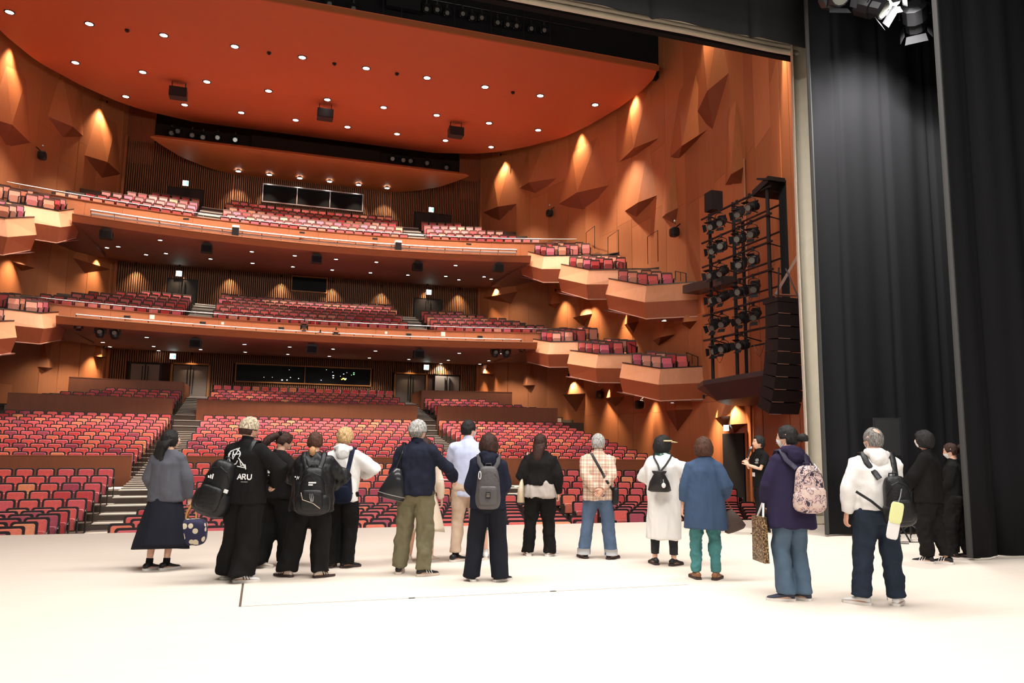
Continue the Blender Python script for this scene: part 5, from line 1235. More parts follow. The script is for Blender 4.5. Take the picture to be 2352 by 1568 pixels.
def backpack(key, label, p, w_, h_, d_, m, rot=(0, 0, 0), strap=None, pocket=True, shoulders=((-.11, 1), (.11, 1)), extra=None, lobe=0):
    o = held(key, 'backpack', label, 'backpack', p, rot)
    b = MB(); b.sq((0, 0, -h_*.03), w_/2, d_/2, h_/2, .45, .62, 24, 18)
    b.v = [(x*(1-.34*max(0, z/h_+.25)), y*(1-.25*max(0, z/h_+.2))+.012*noise.noise(Vector((x*14, z*11, h_*9))), z) for x, y, z in b.v]
    if lobe: b.sq((0, 0, -h_*.28), w_/2*(1+lobe), d_/2*1.1, h_*.24, .6, .7, 18, 10)
    b.build('bag_body', m, o, smooth=True)
    if pocket:
        b = MB(); b.sq((0, -d_*.42, -h_*.20), w_*.38, d_*.24, h_*.22, .4, .5, 16, 10); b.build('front_pocket', m, o, smooth=True)
        b = MB(); b.tube([(-w_*.33, -d_*.52, -h_*.03), (0, -d_*.60, -h_*.0), (w_*.33, -d_*.52, -h_*.03)], .004, 5); b.tube([(-w_*.42, -d_*.30, h_*.12), (-w_*.25, -d_*.46, h_*.30), (0, -d_*.48, h_*.36), (w_*.25, -d_*.46, h_*.30), (w_*.42, -d_*.30, h_*.12)], .004, 5); b.build('zip', strap or BLKN, o)
    b = MB(); b.tube([(-.035, d_*.2, h_*.44), (-.03, d_*.15, h_*.52), (.03, d_*.15, h_*.52), (.035, d_*.2, h_*.44)], .008, 6); b.build('top_loop', strap or BLKN, o)
    Mi = o.matrix_world.inverted(); R_ = PEOPLE[key]['root'].matrix_basis
    for sx, on in shoulders:
        g = lambda q: Mi @ (R_ @ Vector(q))
        a = g((p[0]+(sx-p[0])*.6, p[1]+d_*.3, p[2]+h_*.40)); pts = [a, g((sx*1.02, -.115, 1.37)), g((sx*1.1, -.045, 1.465)), g((sx*1.1, .05, 1.46)), g((sx*1.15, .125, 1.33)), g((sx*1.5, .13, 1.15)), g((sx*1.7, .02, 1.05))]
        sm_ = []
        for i in range(len(pts)-1): sm_ += [pts[i], (pts[i]+pts[i+1])/2]
        b = MB(); b.tube(sm_+[pts[-1]], (.028, .007), 8, ref=g((sx, 1, 1.4))-g((sx, 0, 1.4))); b.build('strap', strap or BLKN, o, smooth=True)
    return o
# ---------------------------------------------------------------- the group
FH = ((.9, .2, -.15), (0, 0, 1))
person('P1', -1.04, 10.02, 19, 1.60, 'woman in a grey cardigan and long dark skirt holding a dotted bag', feet=((-.13, -.03, 12), (.06, .02, 35)), rh=(.27, .06, .84), lp=(-.3, -1, 0), lh=(-.20, .12, .92), head=(48, 12, 0), female=True, build=1.06,
       top=dict(m=GREY, hem=.83, w=(.215, .16), bust=(.20, .145), sleeve=(.085, .085, .055), name='cardigan', fold=(.006, 6, 3)), bottom=dict(kind='skirt', m=DNAVY, hem=.27, flare=(.33, .27), waist=.95, off=-.02), shoe=dict(m=SHB, sole=SOLEW), socks=BLK, hair=('long', HB, .27, .125), rcurl=1.6)
person('P2', -.15, 9.07, 30, 1.745, 'young man with bleached hair in a black printed jacket and wide trousers', feet=((-.16, .06, 30), (.07, -.07, 62)), lh=(-.08, .26, 1.12), rh=(.26, .16, 1.0), rp=(1, -.3, 0), lp=(-1, -.2, -.3), head=(25, -8, 0), build=1.04,
       top=dict(m=BLK, hem=.80, w=(.235, .165), bust=(.215, .15), sleeve=(.095, .09, .07), collar=BLK), bottom=dict(m=BLK, r=(.125, .125, .125), hem=.07, fold=(.012, 6, 3)), shoe=dict(m=SHW, sole=SOLEW, stripe=SHB), hair=('crop', HBL), lcurl=1.2, rcurl=1.0)
person('P3', .22, 9.98, 60, 1.60, 'young woman with a long ponytail and scrunchie looking down, in black', feet=((-.05, -.16, 60), (.05, .15, 60)), lh=(-.10, .26, 1.08), rh=(.16, .26, 1.0), rp=(1, -.3, 0), lp=(-1, -.2, -.3), head=(5, -28, 0), female=True, hunch=.03,
       top=dict(m=BLK2, hem=.86, w=(.22, .17), bust=(.205, .155), sleeve=(.10, .10, .07), name='sweatshirt'), bottom=dict(m=BLK, r=(.12, .115, .115), hem=.06, fold=(.012, 6, 3)), shoe=dict(m=SHC, sole=SOLEW), hair=('pony', HD, (0, -.10, .045), (-.03, -.22, -.20), .04), lcurl=1, rcurl=1)
person('P4', .58, 9.12, 8, 1.60, 'young woman in black shiny jacket with a big drawstring backpack', feet=((-.26, .05, -55), (.13, -.03, 60)), lh=(-.06, .25, 1.05), rh=(.20, .20, 1.02), rp=(1, -.3, 0), lp=(-1, -.2, -.3), head=(8, -5, 0), female=True, build=1.05,
       top=dict(m=BLKN, hem=.76, w=(.25, .18), bust=(.225, .16), sleeve=(.10, .10, .07), fold=(.011, 8, 3)), bottom=dict(m=BLK, r=(.13, .125, .11), hem=.075, fold=(.014, 6, 3)), shoe=dict(m=SHC, sole=SOLEB, stripe=SHB), hair=('pony', HBR, (0, -.085, -.085), (0, -.105, -.17), .028, HTAN), lcurl=1, rcurl=1)
person('P5', .97, 9.72, 16, 1.66, 'young man with curly blond hair in a white hooded sweatshirt', feet=((-.10, .0, 0), (.09, -.0, 55)), lh=(-.06, .26, 1.12), rh=(.22, .24, 1.12), rp=(1, -.4, -.2), lp=(-1, -.2, -.3), head=(10, -12, 0), build=1.02,
       top=dict(m=WHITE, hem=.80, w=(.20, .15), bust=(.20, .14), sleeve=(.09, .09, .06), hood=WHITE, name='hoodie'), bottom=dict(m=BLK, r=(.11, .095, .09), hem=.05, fold=(.01, 7, 4)), shoe=dict(m=SHB, sole=SOLEB), hair=('messy', HY), lcurl=1, rcurl=1)
person('P6', 1.74, 9.02, 30, 1.755, 'grey-haired man in a navy shirt and olive trousers with one hand forward', feet=((-.17, .02, -12), (.14, -.05, 45)), lh=(-.17, .20, 1.06), rh=(.36, .30, 1.04), rp=(.6, -1, -.2), lp=(-.35, -1, 0), head=(24, 0, 0), build=1.08, glasses=True,
       top=dict(m=NAVY, hem=.87, w=(.205, .162), bust=(.20, .135), sleeve=(.075, .068, .05), collar=NAVY, name='shirt', fold=(.009, 9, 4)), bottom=dict(m=OLIVE, r=(.108, .092, .082), hem=.075, fold=(.009, 10, 7)), shoe=dict(m=SHB, sole=SHC, stripe=SHW), hair=('crop', HG), rcurl=.7)
person('P7', 2.02, 9.95, 15, 1.55, 'woman in a pale beige dress, mostly hidden behind the grey-haired man', feet=((-.17, 0, -10), (.13, 0, 30)), female=True, head=(0, 0, 0),
       top=dict(m=CREAM, hem=.95, w=(.17, .13), bust=(.165, .12), sleeve=(.065, .06, .05), name='blouse'), bottom=dict(kind='skirt', m=CREAM, hem=.42, flare=(.30, .25), waist=.96), shoe=dict(m=SHC, sole=SOLEW), hair=('bob', HD))
person('P8', 2.58, 9.86, 22, 1.80, 'tall dark-haired masked man in a pale blue shirt and beige trousers', feet=((-.12, -.04, 35), (.09, .0, 30)), lh=(-.06, .24, 1.10), rh=(.10, .25, 1.08), rp=(1, -.4, -.2), lp=(-1, -.4, -.2), head=(42, 0, 0), mask=True,
       top=dict(m=LBLUE, hem=.78, w=(.185, .135), bust=(.195, .13), sleeve=(.078, .07, .05), collar=LBLUE, name='shirt', fold=(.007, 7, 2.5)), bottom=dict(m=BEIGE, r=(.10, .078, .068), hem=.11, fold=(.007, 8, 5)), shoe=dict(m=SHB, sole=SOLEW), socks=BLK, hair=('tight', HB), lcurl=1, rcurl=1)
person('P9', 2.45, 8.44, 16, 1.60, 'woman with bobbed brown hair in navy with a grey backpack', feet=((-.17, 0, -12), (.15, -.02, 50)), lh=(-.16, .20, .98), rh=(.16, .20, .98), rp=(.3, -1, 0), lp=(-.3, -1, 0), female=True, build=1.03,
       top=dict(m=NAVY, hem=.83, w=(.21, .145), bust=(.20, .13), sleeve=(.085, .08, .06), hood=NAVY, name='jacket', fold=(.008, 9, 3)), bottom=dict(m=cloth('black_navy', (.013, .014, .02)), r=(.105, .10, .108), hem=.04, fold=(.007, 6, 2)), shoe=dict(m=SHB, sole=SOLEW, stripe=SHW), hair=('bob', HD), lcurl=1, rcurl=1)
person('P10', 2.93, 10.0, 16, 1.52, 'person in green-grey shorts, all but one leg hidden behind the backpack', feet=((-.05, 0, 0), (.05, -.0, 20)), female=True, build=.92, lh=(-.05, .2, 1.05), rh=(.05, .2, 1.05),
       top=dict(m=cloth('sage', (.20, .22, .17)), hem=.85, w=(.15, .12), bust=(.16, .11), sleeve=(.06, .055, .05), name='shirt'), bottom=dict(m=cloth('grey_green', (.22, .24, .19)), r=(.09, .085, .085), hem=.42), shoe=dict(m=SHW, sole=SOLEW), socks=WHITE, hair=('crop', HB))
person('P11', 3.68, 10.12, 24, 1.63, 'woman with very long dark hair in a black top over a stone shirt', feet=((-.16, 0, -15), (.15, 0, 35)), lh=(-.19, .16, 1.0), rh=(.27, .02, .84), lp=(-.4, -1, 0), female=True, build=1.12, head=(14, 8, 0), glasses=True,
       top=dict(m=BLK2, hem=.99, w=(.20, .155), bust=(.20, .14), sleeve=(.10, .095, .05), name='blouse', under=(STONE, .82, (.222, .175)), fold=(.010, 9, 3)), bottom=dict(m=BLK, r=(.115, .095, .085), hem=.05, fold=(.008, 9, 6)), shoe=dict(m=SHW, sole=SOLEW), hair=('long', HD, .34, .075), rcurl=1.3)
person('P12', 4.37, 9.70, 24, 1.64, 'grey-haired man in a plaid shirt with hands clasped behind his back', feet=((-.20, 0, -25), (.17, -.02, 35)), lh=(-.05, -.205, .95), rh=(.06, -.225, .95), lp=(-1, -.5, 0), rp=(1, -.5, 0), build=1.04, head=(8, 0, 0),
       top=dict(m=plaid('plaid_check'), hem=.80, w=(.212, .165), bust=(.20, .14), sleeve=(.08, .07, .05), collar=plaid('plaid_collar'), name='plaid_shirt', fold=(.008, 8, 4)), bottom=dict(m=JEAN, r=(.108, .09, .084), hem=.06, cuff=mat('denim_inside', (.42, .42, .43), .8), fold=(.006, 8, 5)), shoe=dict(m=SHB, sole=SOLEB), hair=('crop', HG),
       lhd=((.75, .02, -.65), (0, -1, 0), -1), rhd=((-.75, .0, -.65), (0, -1, 0), 1), lcurl=.5, rcurl=.5, skin=1)
person('P13', 4.97, 9.0, 34, 1.62, 'woman in a long white shirt dress, green scarf and straw visor', feet=((-.12, .0, -25), (.13, -.02, 30)), lh=(-.10, .24, 1.08), rh=(.24, .20, 1.08), rp=(1, -.6, -.2), lp=(-1, -.5, -.2), female=True, build=1.08, head=(52, 0, 0), mask=True, glasses=True,
       top=dict(m=WHITE, hem=.34, w=(.215, .17), bust=(.21, .15), sleeve=(.10, .095, .06), name='shirt_dress', fold=(.011, 7, 1.8)), bottom=dict(m=cloth('charcoal_legging', (.03, .03, .034)), r=(.09, .072, .054), hem=.14, fold=(.003, 8, 5)), shoe=dict(m=SHB, sole=SOLEB, heel=1), hair=('bob', HB), lcurl=1, rcurl=1)
person('P14', 4.92, 7.94, 28, 1.595, 'woman with short brown hair in a blue tunic and teal trousers', feet=((-.115, 0, -18), (.115, 0, 22)), lh=(-.27, .02, .84), rh=(.24, .15, .96), rp=(.35, -1, 0), female=True, build=1.05, head=(-6, 0, 0),
       top=dict(m=TUNIC, hem=.60, w=(.245, .17), bust=(.205, .14), sleeve=(.09, .085, .065), slen=.88, name='tunic', fold=(.010, 7, 1.6)), bottom=dict(m=TEAL, r=(.10, .075, .062), hem=.085, fold=(.008, 11, 12)), shoe=dict(m=BROWNL, sole=SOLEB), hair=('bob', HBR), rcurl=1.5)
person('P15', 8.33, 11.62, -82, 1.69, 'man in a black t-shirt with lanyard speaking into a microphone', feet=((-.08, .10, -5), (.09, -.10, 5)), lh=(-.02, .24, 1.20), rh=(.075, .20, 1.25), rp=(1, -.4, -.8), lp=(-1, -.3, -.8), head=(4, 2, 0), build=.98,
       top=dict(m=BLK, hem=.80, w=(.185, .13), bust=(.19, .125), sleeve=(.075, .07, .068), slen=.36, collar=BLK, name='t_shirt', fold=(.007, 7, 2.5)), bottom=dict(m=BLK2, r=(.095, .072, .058), hem=.07, fold=(.007, 9, 5)), shoe=dict(m=SHB, sole=SOLEW), hair=('crop', HB), lcurl=1.0, rcurl=1.5, lhd=((.3, .5, .8), (1, 0, -.2), 1), rhd=((-.45, .4, .8), (-.5, -.3, -.2), -1))
person('P16', 5.12, 6.66, 4, 1.715, 'masked woman in a long purple-navy cardigan with a patterned backpack', feet=((-.10, .0, -70), (.09, -.0, -30)), lh=(-.16, .16, .92), rh=(.18, .20, 1.0), lp=(-1, -.7, 0), rp=(1, -.5, 0), head=(-35, 0, 0), mask=True, female=True, build=1.02,
       top=dict(m=PURP, hem=.70, w=(.25, .17), bust=(.20, .135), sleeve=(.08, .075, .055), hood=PURP, name='cardigan', fold=(.009, 7, 1.8)), bottom=dict(m=JEAN2, r=(.105, .085, .085), hem=.07, fold=(.006, 8, 5)), shoe=dict(m=SHN, sole=SOLEW), hair=('pony', HB, (0, -.10, -.01), (.02, -.16, -.03), .034), lcurl=1.4)
person('P17', 5.82, 6.25, 24, 1.70, 'balding masked man in a white hooded sweatshirt with sling backpack', feet=((-.19, .0, -55), (.14, .02, 30)), lh=(-.30, .0, .83), rh=(.06, .26, .98), rp=(1, -.4, 0), head=(-22, 0, 0), mask=True, build=1.13,
       top=dict(m=WHITE, hem=.90, w=(.195, .16), bust=(.205, .15), sleeve=(.09, .082, .055), hood=WHITE, name='hoodie', fold=(.007, 8, 4)), bottom=dict(m=DJEAN, r=(.118, .095, .085), hem=.085, fold=(.008, 9, 7)), shoe=dict(m=SHW, sole=SOLEW), hair=('tight', HG2), skin=1, rcurl=1.5)
person('P18', 8.58, 8.28, -32, 1.74, 'young man with long fringe in all black and a white mask', feet=((-.02, .08, 5), (.09, -.12, 0)), lh=(-.10, .26, .96), rh=(.04, .26, .92), rp=(1, -.6, 0), lp=(-1, -.6, 0), head=(4, 8, 0), mask=True, build=1.02,
       top=dict(m=BLK, hem=.78, w=(.22, .16), bust=(.21, .145), sleeve=(.095, .09, .06), name='jacket', fold=(.009, 7, 2.5)), bottom=dict(m=BLK2, r=(.12, .105, .080), hem=.095, fold=(.013, 8, 6)), shoe=dict(m=SHB, sole=SOLEW, stripe=SHW), hair=('bowl', HB), lcurl=.9, rcurl=.9)
person('P19', 9.45, 8.66, -34, 1.585, 'masked person in black standing between the tall black curtains', feet=((-.02, .10, 5), (.09, -.12, 0)), lh=(-.10, .22, .96), rh=(.10, .22, .96), head=(0, -12, 0), mask=True, female=True,
       top=dict(m=BLK, hem=.80, w=(.20, .15), bust=(.20, .14), sleeve=(.085, .08, .06), name='jacket'), bottom=dict(m=BLK2, r=(.12, .115, .10), hem=.06, fold=(.012, 8, 5)), shoe=dict(m=SHB, sole=SOLEB), hair=('pony', HD, (0, -.10, .03), (0, -.13, .0), .035), lcurl=1, rcurl=1)
# ---- evaluate the surfaces
for o, vox, sm_n, disp, after in JOBS:
    a = o.modifiers.new('r', 'REMESH'); a.mode = 'VOXEL'; a.voxel_size = vox; a.use_smooth_shade = True
    b = o.modifiers.new('s', 'SMOOTH'); b.factor = .5; b.iterations = sm_n
dg = bpy.context.evaluated_depsgraph_get(); dg.update()
for o, vox, sm_n, disp, after in JOBS:
    ev = o.evaluated_get(dg); me = bpy.data.meshes.new_from_object(ev); o.modifiers.clear()
    if disp:
        amp, fq, fz = disp; n = len(me.vertices); co = np.empty(n*3); no = np.empty(n*3); me.vertices.foreach_get('co', co); me.vertex_normals.foreach_get('vector', no)
        co = co.reshape(-1, 3); no = no.reshape(-1, 3); sd = (hash(o.name) % 97)*.37 if False else (sum(map(ord, o.name)) % 97)*.37+o.parent.location.x*3
        dd = np.array([noise.noise(Vector((x*fq+sd, y*fq, z*fz)))+.5*noise.noise(Vector((x*fq*2.1, y*fq*2.1+sd, z*fz*2.4)))+.35*abs(noise.noise(Vector(((x+z*.5)*fq*1.5, y*fq, (z-x*.6)*fz*2.5+sd)))) for x, y, z in co])
        co += no*(dd*amp*2.6)[:, None]; me.vertices.foreach_set('co', co.reshape(-1))
    if after is not None:
        n0 = len(me.vertices); v0 = [tuple(v.co) for v in me.vertices]; f0 = [tuple(p.vertices) for p in me.polygons]
        nm = bpy.data.meshes.new('person'); nm.from_pydata(v0+after.v, [], f0+[tuple(i+n0 for i in f) for f in after.f])
        for m_ in o.data.materials: nm.materials.append(m_)
        nm.polygons.foreach_set('material_index', [0]*len(f0)+after.m); nm.polygons.foreach_set('use_smooth', [True]*len(nm.polygons)); me = nm; me.update()
    else:
        if not me.materials:
            for m_ in o.data.materials: me.materials.append(m_)
        me.polygons.foreach_set('use_smooth', [True]*len(me.polygons))
    me.update(); o.data = me
# ---- print on garments, laid on the cloth by casting rays from behind or in front
def strokes(key, lines, width, m, name, ox, oz, sc, front=False, obj=None):
    P = PEOPLE[key]; t = obj or P['top']; bv = BVHTree.FromPolygons([v.co for v in t.data.vertices], [tuple(p.vertices) for p in t.data.polygons])
    mb = MB(); sg = 1 if front else -1
    for ln in lines:
        pts = []
        for i in range(len(ln)-1):
            for k in range(3):
                u = k/3; pts.append((ln[i][0]*(1-u)+ln[i+1][0]*u, ln[i][1]*(1-u)+ln[i+1][1]*u))
        pts.append(ln[-1]); q = []
        for a, b in pts:
            x = ox+a*sc*(-1 if front else 1); z = oz+b*sc; h = bv.ray_cast(Vector((x, sg*.8, z)), Vector((0, -sg, 0)))
            if h[0] is not None: q.append(h[0]+Vector((0, sg*.004, 0)))
        if len(q) > 1: mb.tube(q, (width, .0015), 4, ref=(0, 1, 0)) if False else mb.tube(q, width, 5)
    return mb.build(name, m, P['root'])
PRN = mat('white_print', (.8, .8, .78), .7)
GL = {'A': [[(0, 0), (.5, 1.3), (1, 0)], [(.2, .45), (.8, .45)]], 'R': [[(0, 0), (0, 1.3), (.6, 1.25), (.75, .95), (.6, .65), (0, .6)], [(.4, .6), (.85, 0)]], 'U': [[(0, 1.3), (0, .3), (.25, 0), (.6, 0), (.85, .3), (.85, 1.3)]]}
def word(t): L = []; x = 0; 
def word(t):
    L = []; x = 0
    for ch in t: L += [[(a+x, b) for a, b in l] for l in GL[ch]]; x += 1.25
    return L
strokes('P2', word('ARU'), .0065, PRN, 'lettering', .0, 1.055, .042)
loops = [[(.05+.42*math.cos(t)*(1+.2*math.sin(3*t)), .55+.5*math.sin(t)) for t in np.linspace(0, 5.8, 18)], [(-.35, .9), (.3, 1.15), (.0, .4), (-.1, .9)], [(-.05, .7), (.5, .75)], [(.4, .5), (.75, .1), (.9, -.15), (.35, -.05)], [(.55, .35), (.6, .0), (.9, .05), (.95, -.25)], [(-.3, .8), (-.45, .3), (-.2, .1)]]
strokes('P2', loops, .0055, PRN, 'emblem', -.07, 1.20, .16)
strokes('P2', [[(0, 0), (1, 0)]], .002, PRN, 'lettering', .04, 1.03, .07)
strokes('P3', word('RU'), .0055, PRN, 'lettering', -.03, 1.18, .038)
strokes('P3', [[(0, 0), (.2, .1), (.4, 0), (.6, .12), (.8, .02), (1, .1)]], .003, PRN, 'lettering', -.02, 1.15, .09)
strokes('P4', [[(0, 1), (.1, .6)], [(.25, 1), (.35, .6)], [(.6, 0), (.9, 1), (1.1, .2), (1.4, 1)]], .004, PRN, 'lettering', -.21, 1.14, .04)
c_ = [[(.5*math.cos(t), .5+.5*math.sin(t)) for t in np.linspace(0, 6.3, 16)], [(-.3, .1), (0, .8), (.3, .1)], [(-.8, -.35), (.8, -.35)], [(-.6, -.55), (.6, -.55)]]
strokes('P15', c_, .0025, PRN, 'emblem', -.08, 1.26, .05, front=True)
# ---- accessories
def bar(pts, r, **k): return MB().tube(pts, r, 6, **k)
# P1 handbag
DOT = pattern('dotted_fabric', (.018, .016, .06), [(.80, .70, .50), (.80, .70, .50)], 11, [.34, .40])
o = held('P1', 'handbag', 'navy handbag with big cream dots and tan handles held by the woman', 'handbag', (.315, .07, .50), (0, 0, .1))
b = MB(); b.sq((0, 0, -.05), .19, .11, .165, .5, .55, 22, 14); b.build('bag_body', DOT, o, smooth=True)
for yy in (-.05, .05):
    b = MB(); b.tube([(-.07, yy, .08), (-.055, yy*.6, .2), (-.02, yy*.2, .275), (.02, yy*.2, .275), (.055, yy*.6, .2), (.07, yy, .08)], (.013, .004), 6, ref=(0, 1, 0)); b.build('handle', TAN, o)
b = MB(); b.box(-.02, .03, -.095, -.085, .0, .06); b.build('tag', TAN, o)
# P2 backpack slung on the left
o = backpack('P2', 'large black backpack slung off the shoulder of the bleached-haired young man', (-.20, -.20, .98), .33, .60, .24, BLKN, rot=(0, .30, .2), shoulders=((.10, 1),), lobe=.18)
b = MB()
for k, h_ in enumerate((.02, .035, .05)): b.slab([(-.075+k*.02, -.145, .08), (-.063+k*.02, -.145, .08), (-.07+k*.02, -.140, .08+h_), (-.082+k*.02, -.140, .08+h_)], (0, -.006, 0))
b.build('bag_mark', PRN, o); b = MB(); b.box(.12, .16, -.12, -.10, -.02, .015); b.build('bag_label', PRN, o)
# P3: strap, bundled jacket, pouch, scrunchie
o = held('P3', 'jacket', 'black sporty jacket bundled in the arms of the ponytailed young woman', 'jacket', (-.12, .12, .98))
b = MB(); b.sq((0, .0, 0), .20, .17, .12, .8, .8, 18, 12); b.sq((.08, -.08, -.06), .14, .12, .12, .9, .8, 14, 10); q = b.build('bundle', BLKN, o); job2 = q
b = MB(); b.tube([(.02, -.19, .10), (.10, -.20, .02), (.15, -.19, -.06)], .01, 5); b.build('piping', PRN, o)
o = held('P3', 'pouch', 'small clear pouch with brown contents hanging below the bundled jacket', 'pouch', (-.08, -.02, .80), (0, .3, 0))
b = MB(); b.sq((0, 0, 0), .085, .03, .085, .5, .6, 14, 10); b.build('pouch_body', mat('pouch_brown', (.14, .05, .02), .3), o, smooth=True)
b = MB(); b.tube([(0, 0, .08), (.02, 0, .2)], .006, 5); b.build('strap', BLKN, o)
hd = PEOPLE['P3']; b = MB(); b.sq(hd['Mh'] @ Vector((0, -.105, .05)), .045, .035, .045, 1, 1, 16, 12)
for i in range(len(b.v)): p = Vector(b.v[i]); c0 = hd['Mh'] @ Vector((0, -.105, .05)); n_ = (p-c0); b.v[i] = tuple(c0+n_*(1+.25*noise.noise(p*60)))
b.build('scrunchie', BLK, hd['root'], smooth=True)
# P4 backpack
o = backpack('P4', 'large black drawstring backpack with metal clips on the woman in shiny jacket', (.02, -.25, 1.03), .34, .56, .24, BLKN, lobe=.22)
b = MB()
for k in range(3): b.tube([(-.02+.015*k, -.20, -.03), (-.015+.02*k, -.215, -.07), (0+.01*k, -.21, -.12)], .004, 5)
b.build('clips', M['steel'], o); b = MB(); b.box(-.04, .045, -.19, -.175, .085, .1).box(-.04, .01, -.19, -.175, .06, .075); b.build('bag_mark', PRN, o)
b = MB(); b.tube([(-.12, -.17, -.02), (-.10, -.18, -.10), (.02, -.19, -.14), (.10, -.17, -.20)], .004, 5); b.build('cord', M['armtip'], o)
# P5 backpack
backpack('P5', 'navy backpack on the blond young man in the white hoodie', (.04, -.22, 1.0), .24, .40, .17, cloth('navy_bag', (.008, .011, .026)), strap=cloth('navy_strap', (.010, .014, .032)), shoulders=((.11, 1),))
# P6 tote and pale leaflet
o = held('P6', 'shoulder_bag', 'dark glossy shoulder bag hanging at the grey-haired man in navy', 'bag', (-.20, -.16, 1.0), (.0, .22, .1))
b = MB(); b.loft([cring(0, 0, -.17, .15, .06), cring(0, 0, -.13, .16, .075), cring(0, 0, .05, .10, .05), cring(0, 0, .17, .04, .03)]); b.build('bag_body', mat('glossy_black', (.02, .02, .022), .2), o, smooth=True)
b = MB(); b.loft([cring(0, 0, -.175, .145, .058), cring(0, 0, -.12, .163, .077)]); b.build('bag_base', mat('clear_base', (.22, .19, .16), .25), o, smooth=True)
Mi = o.matrix_world.inverted(); R_ = PEOPLE['P6']['root'].matrix_basis
for dx in (0, .05):
    b = MB(); b.tube([(dx-.02, 0, .15)]+[Mi @ (R_ @ Vector(p)) for p in ((-.13-dx*.5, -.13, 1.33), (-.135-dx*.5, -.03, 1.455), (-.14, .08, 1.42))], .008, 5); b.build('strap', BLKN, o)
o = held('P6', 'leaflet', 'small white folded leaflet in the forward hand of the grey-haired man', 'leaflet', (.33, .34, 1.03)); b = MB(); b.box(-.16, .0, -.05, .07, -.003, .003); b.build('paper', M['paper'], o)
# P9 backpack
o = backpack('P9', 'grey lightweight backpack with carabiner on the woman in navy', (.0, -.21, 1.10), .30, .50, .19, mat('grey_nylon', (.085, .078, .08), .42, var=.15, vs=9, bump=.4, bs=30), strap=mat('grey_strap', (.06, .055, .06), .6))
b = MB(); b.tube([(-.10+.014*math.cos(t), -.085, .13+.045*math.sin(t)) for t in np.linspace(0, 6.3, 14)], .005, 5); b.build('carabiner', PRN, o)
b = MB(); b.box(-.028, .028, -.150, -.140, -.13, -.06); b.build('bag_label', BLKN, o)
b = MB(); [b.box(-.02, .02, -.153, -.149, -.11+k*.016, -.106+k*.016) for k in range(3)]; b.build('label_print', M['armtip'], o)
# P11 tote and phone
o = held('P11', 'tote_bag', 'cream canvas tote bag on the shoulder of the long-haired woman', 'tote bag', (-.27, .03, .92)); TT = cloth('canvas', (.70, .58, .42), .04)
b = MB(); b.loft([cring(0, 0, -.18, .055, .15, 16, .7), cring(0, 0, 0, .045, .16, 16, .6), cring(.02, 0, .17, .02, .15, 16, .6)]); b.build('bag_body', TT, o, smooth=True)
b = MB(); b.tube([(.02, -.07, .16), (.05, -.05, .36), (.09, -.02, .53), (.09, .03, .53), (.05, .05, .36), (.02, .07, .16)], (.012, .004), 6); b.build('strap', TT, o)
o = held('P11', 'phone', 'mobile phone in the lowered hand of the long-haired woman', 'phone', (.30, .03, .74)); b = MB(); b.box(-.006, .006, -.036, .036, -.075, .075); b.build('case', BLKN, o); b = MB(); b.box(.006, .008, -.032, .032, -.07, .07); b.build('screen', M['glass'], o)
# P12 crossbody
o = held('P12', 'crossbody_bag', 'small black crossbody bag at the hip of the man in plaid', 'bag', (.235, -.02, .86)); b = MB(); b.sq((0, 0, 0), .05, .10, .12, .4, .5, 16, 10); b.build('bag_body', BLKN, o, smooth=True)
b = MB(); bv = BVHTree.FromPolygons([v.co for v in PEOPLE['P12']['top'].data.vertices], [tuple(p.vertices) for p in PEOPLE['P12']['top'].data.polygons]); pts = []
for t in np.linspace(0, 1, 14):
    x, z = -.095+.30*t, 1.44-.53*t; h = bv.ray_cast(Vector((x, -.8, z)), Vector((0, 1, 0)))
    if h[0] is not None: pts.append(h[0]+Vector((-.235, .02-.006, -.86)))
b.tube([(-.335, .05, .60)]+pts+[(0, -.03, .10)], (.018, .004), 6, ref=(0, 1, 0)); b.build('strap', BLKN, o)
# P13 drawstring backpack, scarf, visor
o = held('P13', 'drawstring_backpack', 'small black leather drawstring backpack with round tag on the white dress', 'backpack', (-.03, -.23, 1.12)); LB = mat('black_leather', (.02, .018, .018), .35)
b = MB(); b.loft([cring(0, 0, -.15, .12, .05), cring(0, 0, -.13, .155, .08), cring(0, 0, -.02, .13, .075), cring(0, 0, .08, .075, .05), cring(0, 0, .10, .09, .06), cring(0, 0, .125, .10, .065)]); b.build('bag_body', LB, o, smooth=True)
b = MB(); b.tube([(.06+.0*t, -.095, .02-.0*t) for t in (0, 1)]+[(.065, -.10, -.03)], .003, 4); b.sq((.065, -.10, -.06), .028, .006, .034, 1, 1, 14, 8); b.build('round_tag', SHW, o)
Mi = o.matrix_world.inverted(); R_ = PEOPLE['P13']['root'].matrix_basis
for sx in (-1, 1):
    b = MB(); b.tube([(-sx*.01, .02, .09), Mi @ (R_ @ Vector((sx*.05, -.165, 1.32))), Mi @ (R_ @ Vector((sx*.11, -.12, 1.42))), Mi @ (R_ @ Vector((sx*.12, -.02, 1.465))), Mi @ (R_ @ Vector((sx*.13, .09, 1.40)))], (.012, .005), 6, ref=(0, 1, 0)); b.build('strap', LB, o)
P = PEOPLE['P13']; b = MB(); pts = [P['Mh'] @ Vector((.082*math.cos(t), -.012+.075*math.sin(t), -.125+.012*math.sin(3*t))) for t in np.linspace(0, 2*math.pi, 18)]; b.tube(pts, .032, 10); b.build('scarf', pattern('green_check', (.01, .035, .03), [(.25, .32, .30), (.02, .14, .09)], 26, [.42, .55], True), P['root'], smooth=True)
b = MB(); top_ = []; Mh = P['Mh']
vz = []; fz_ = []
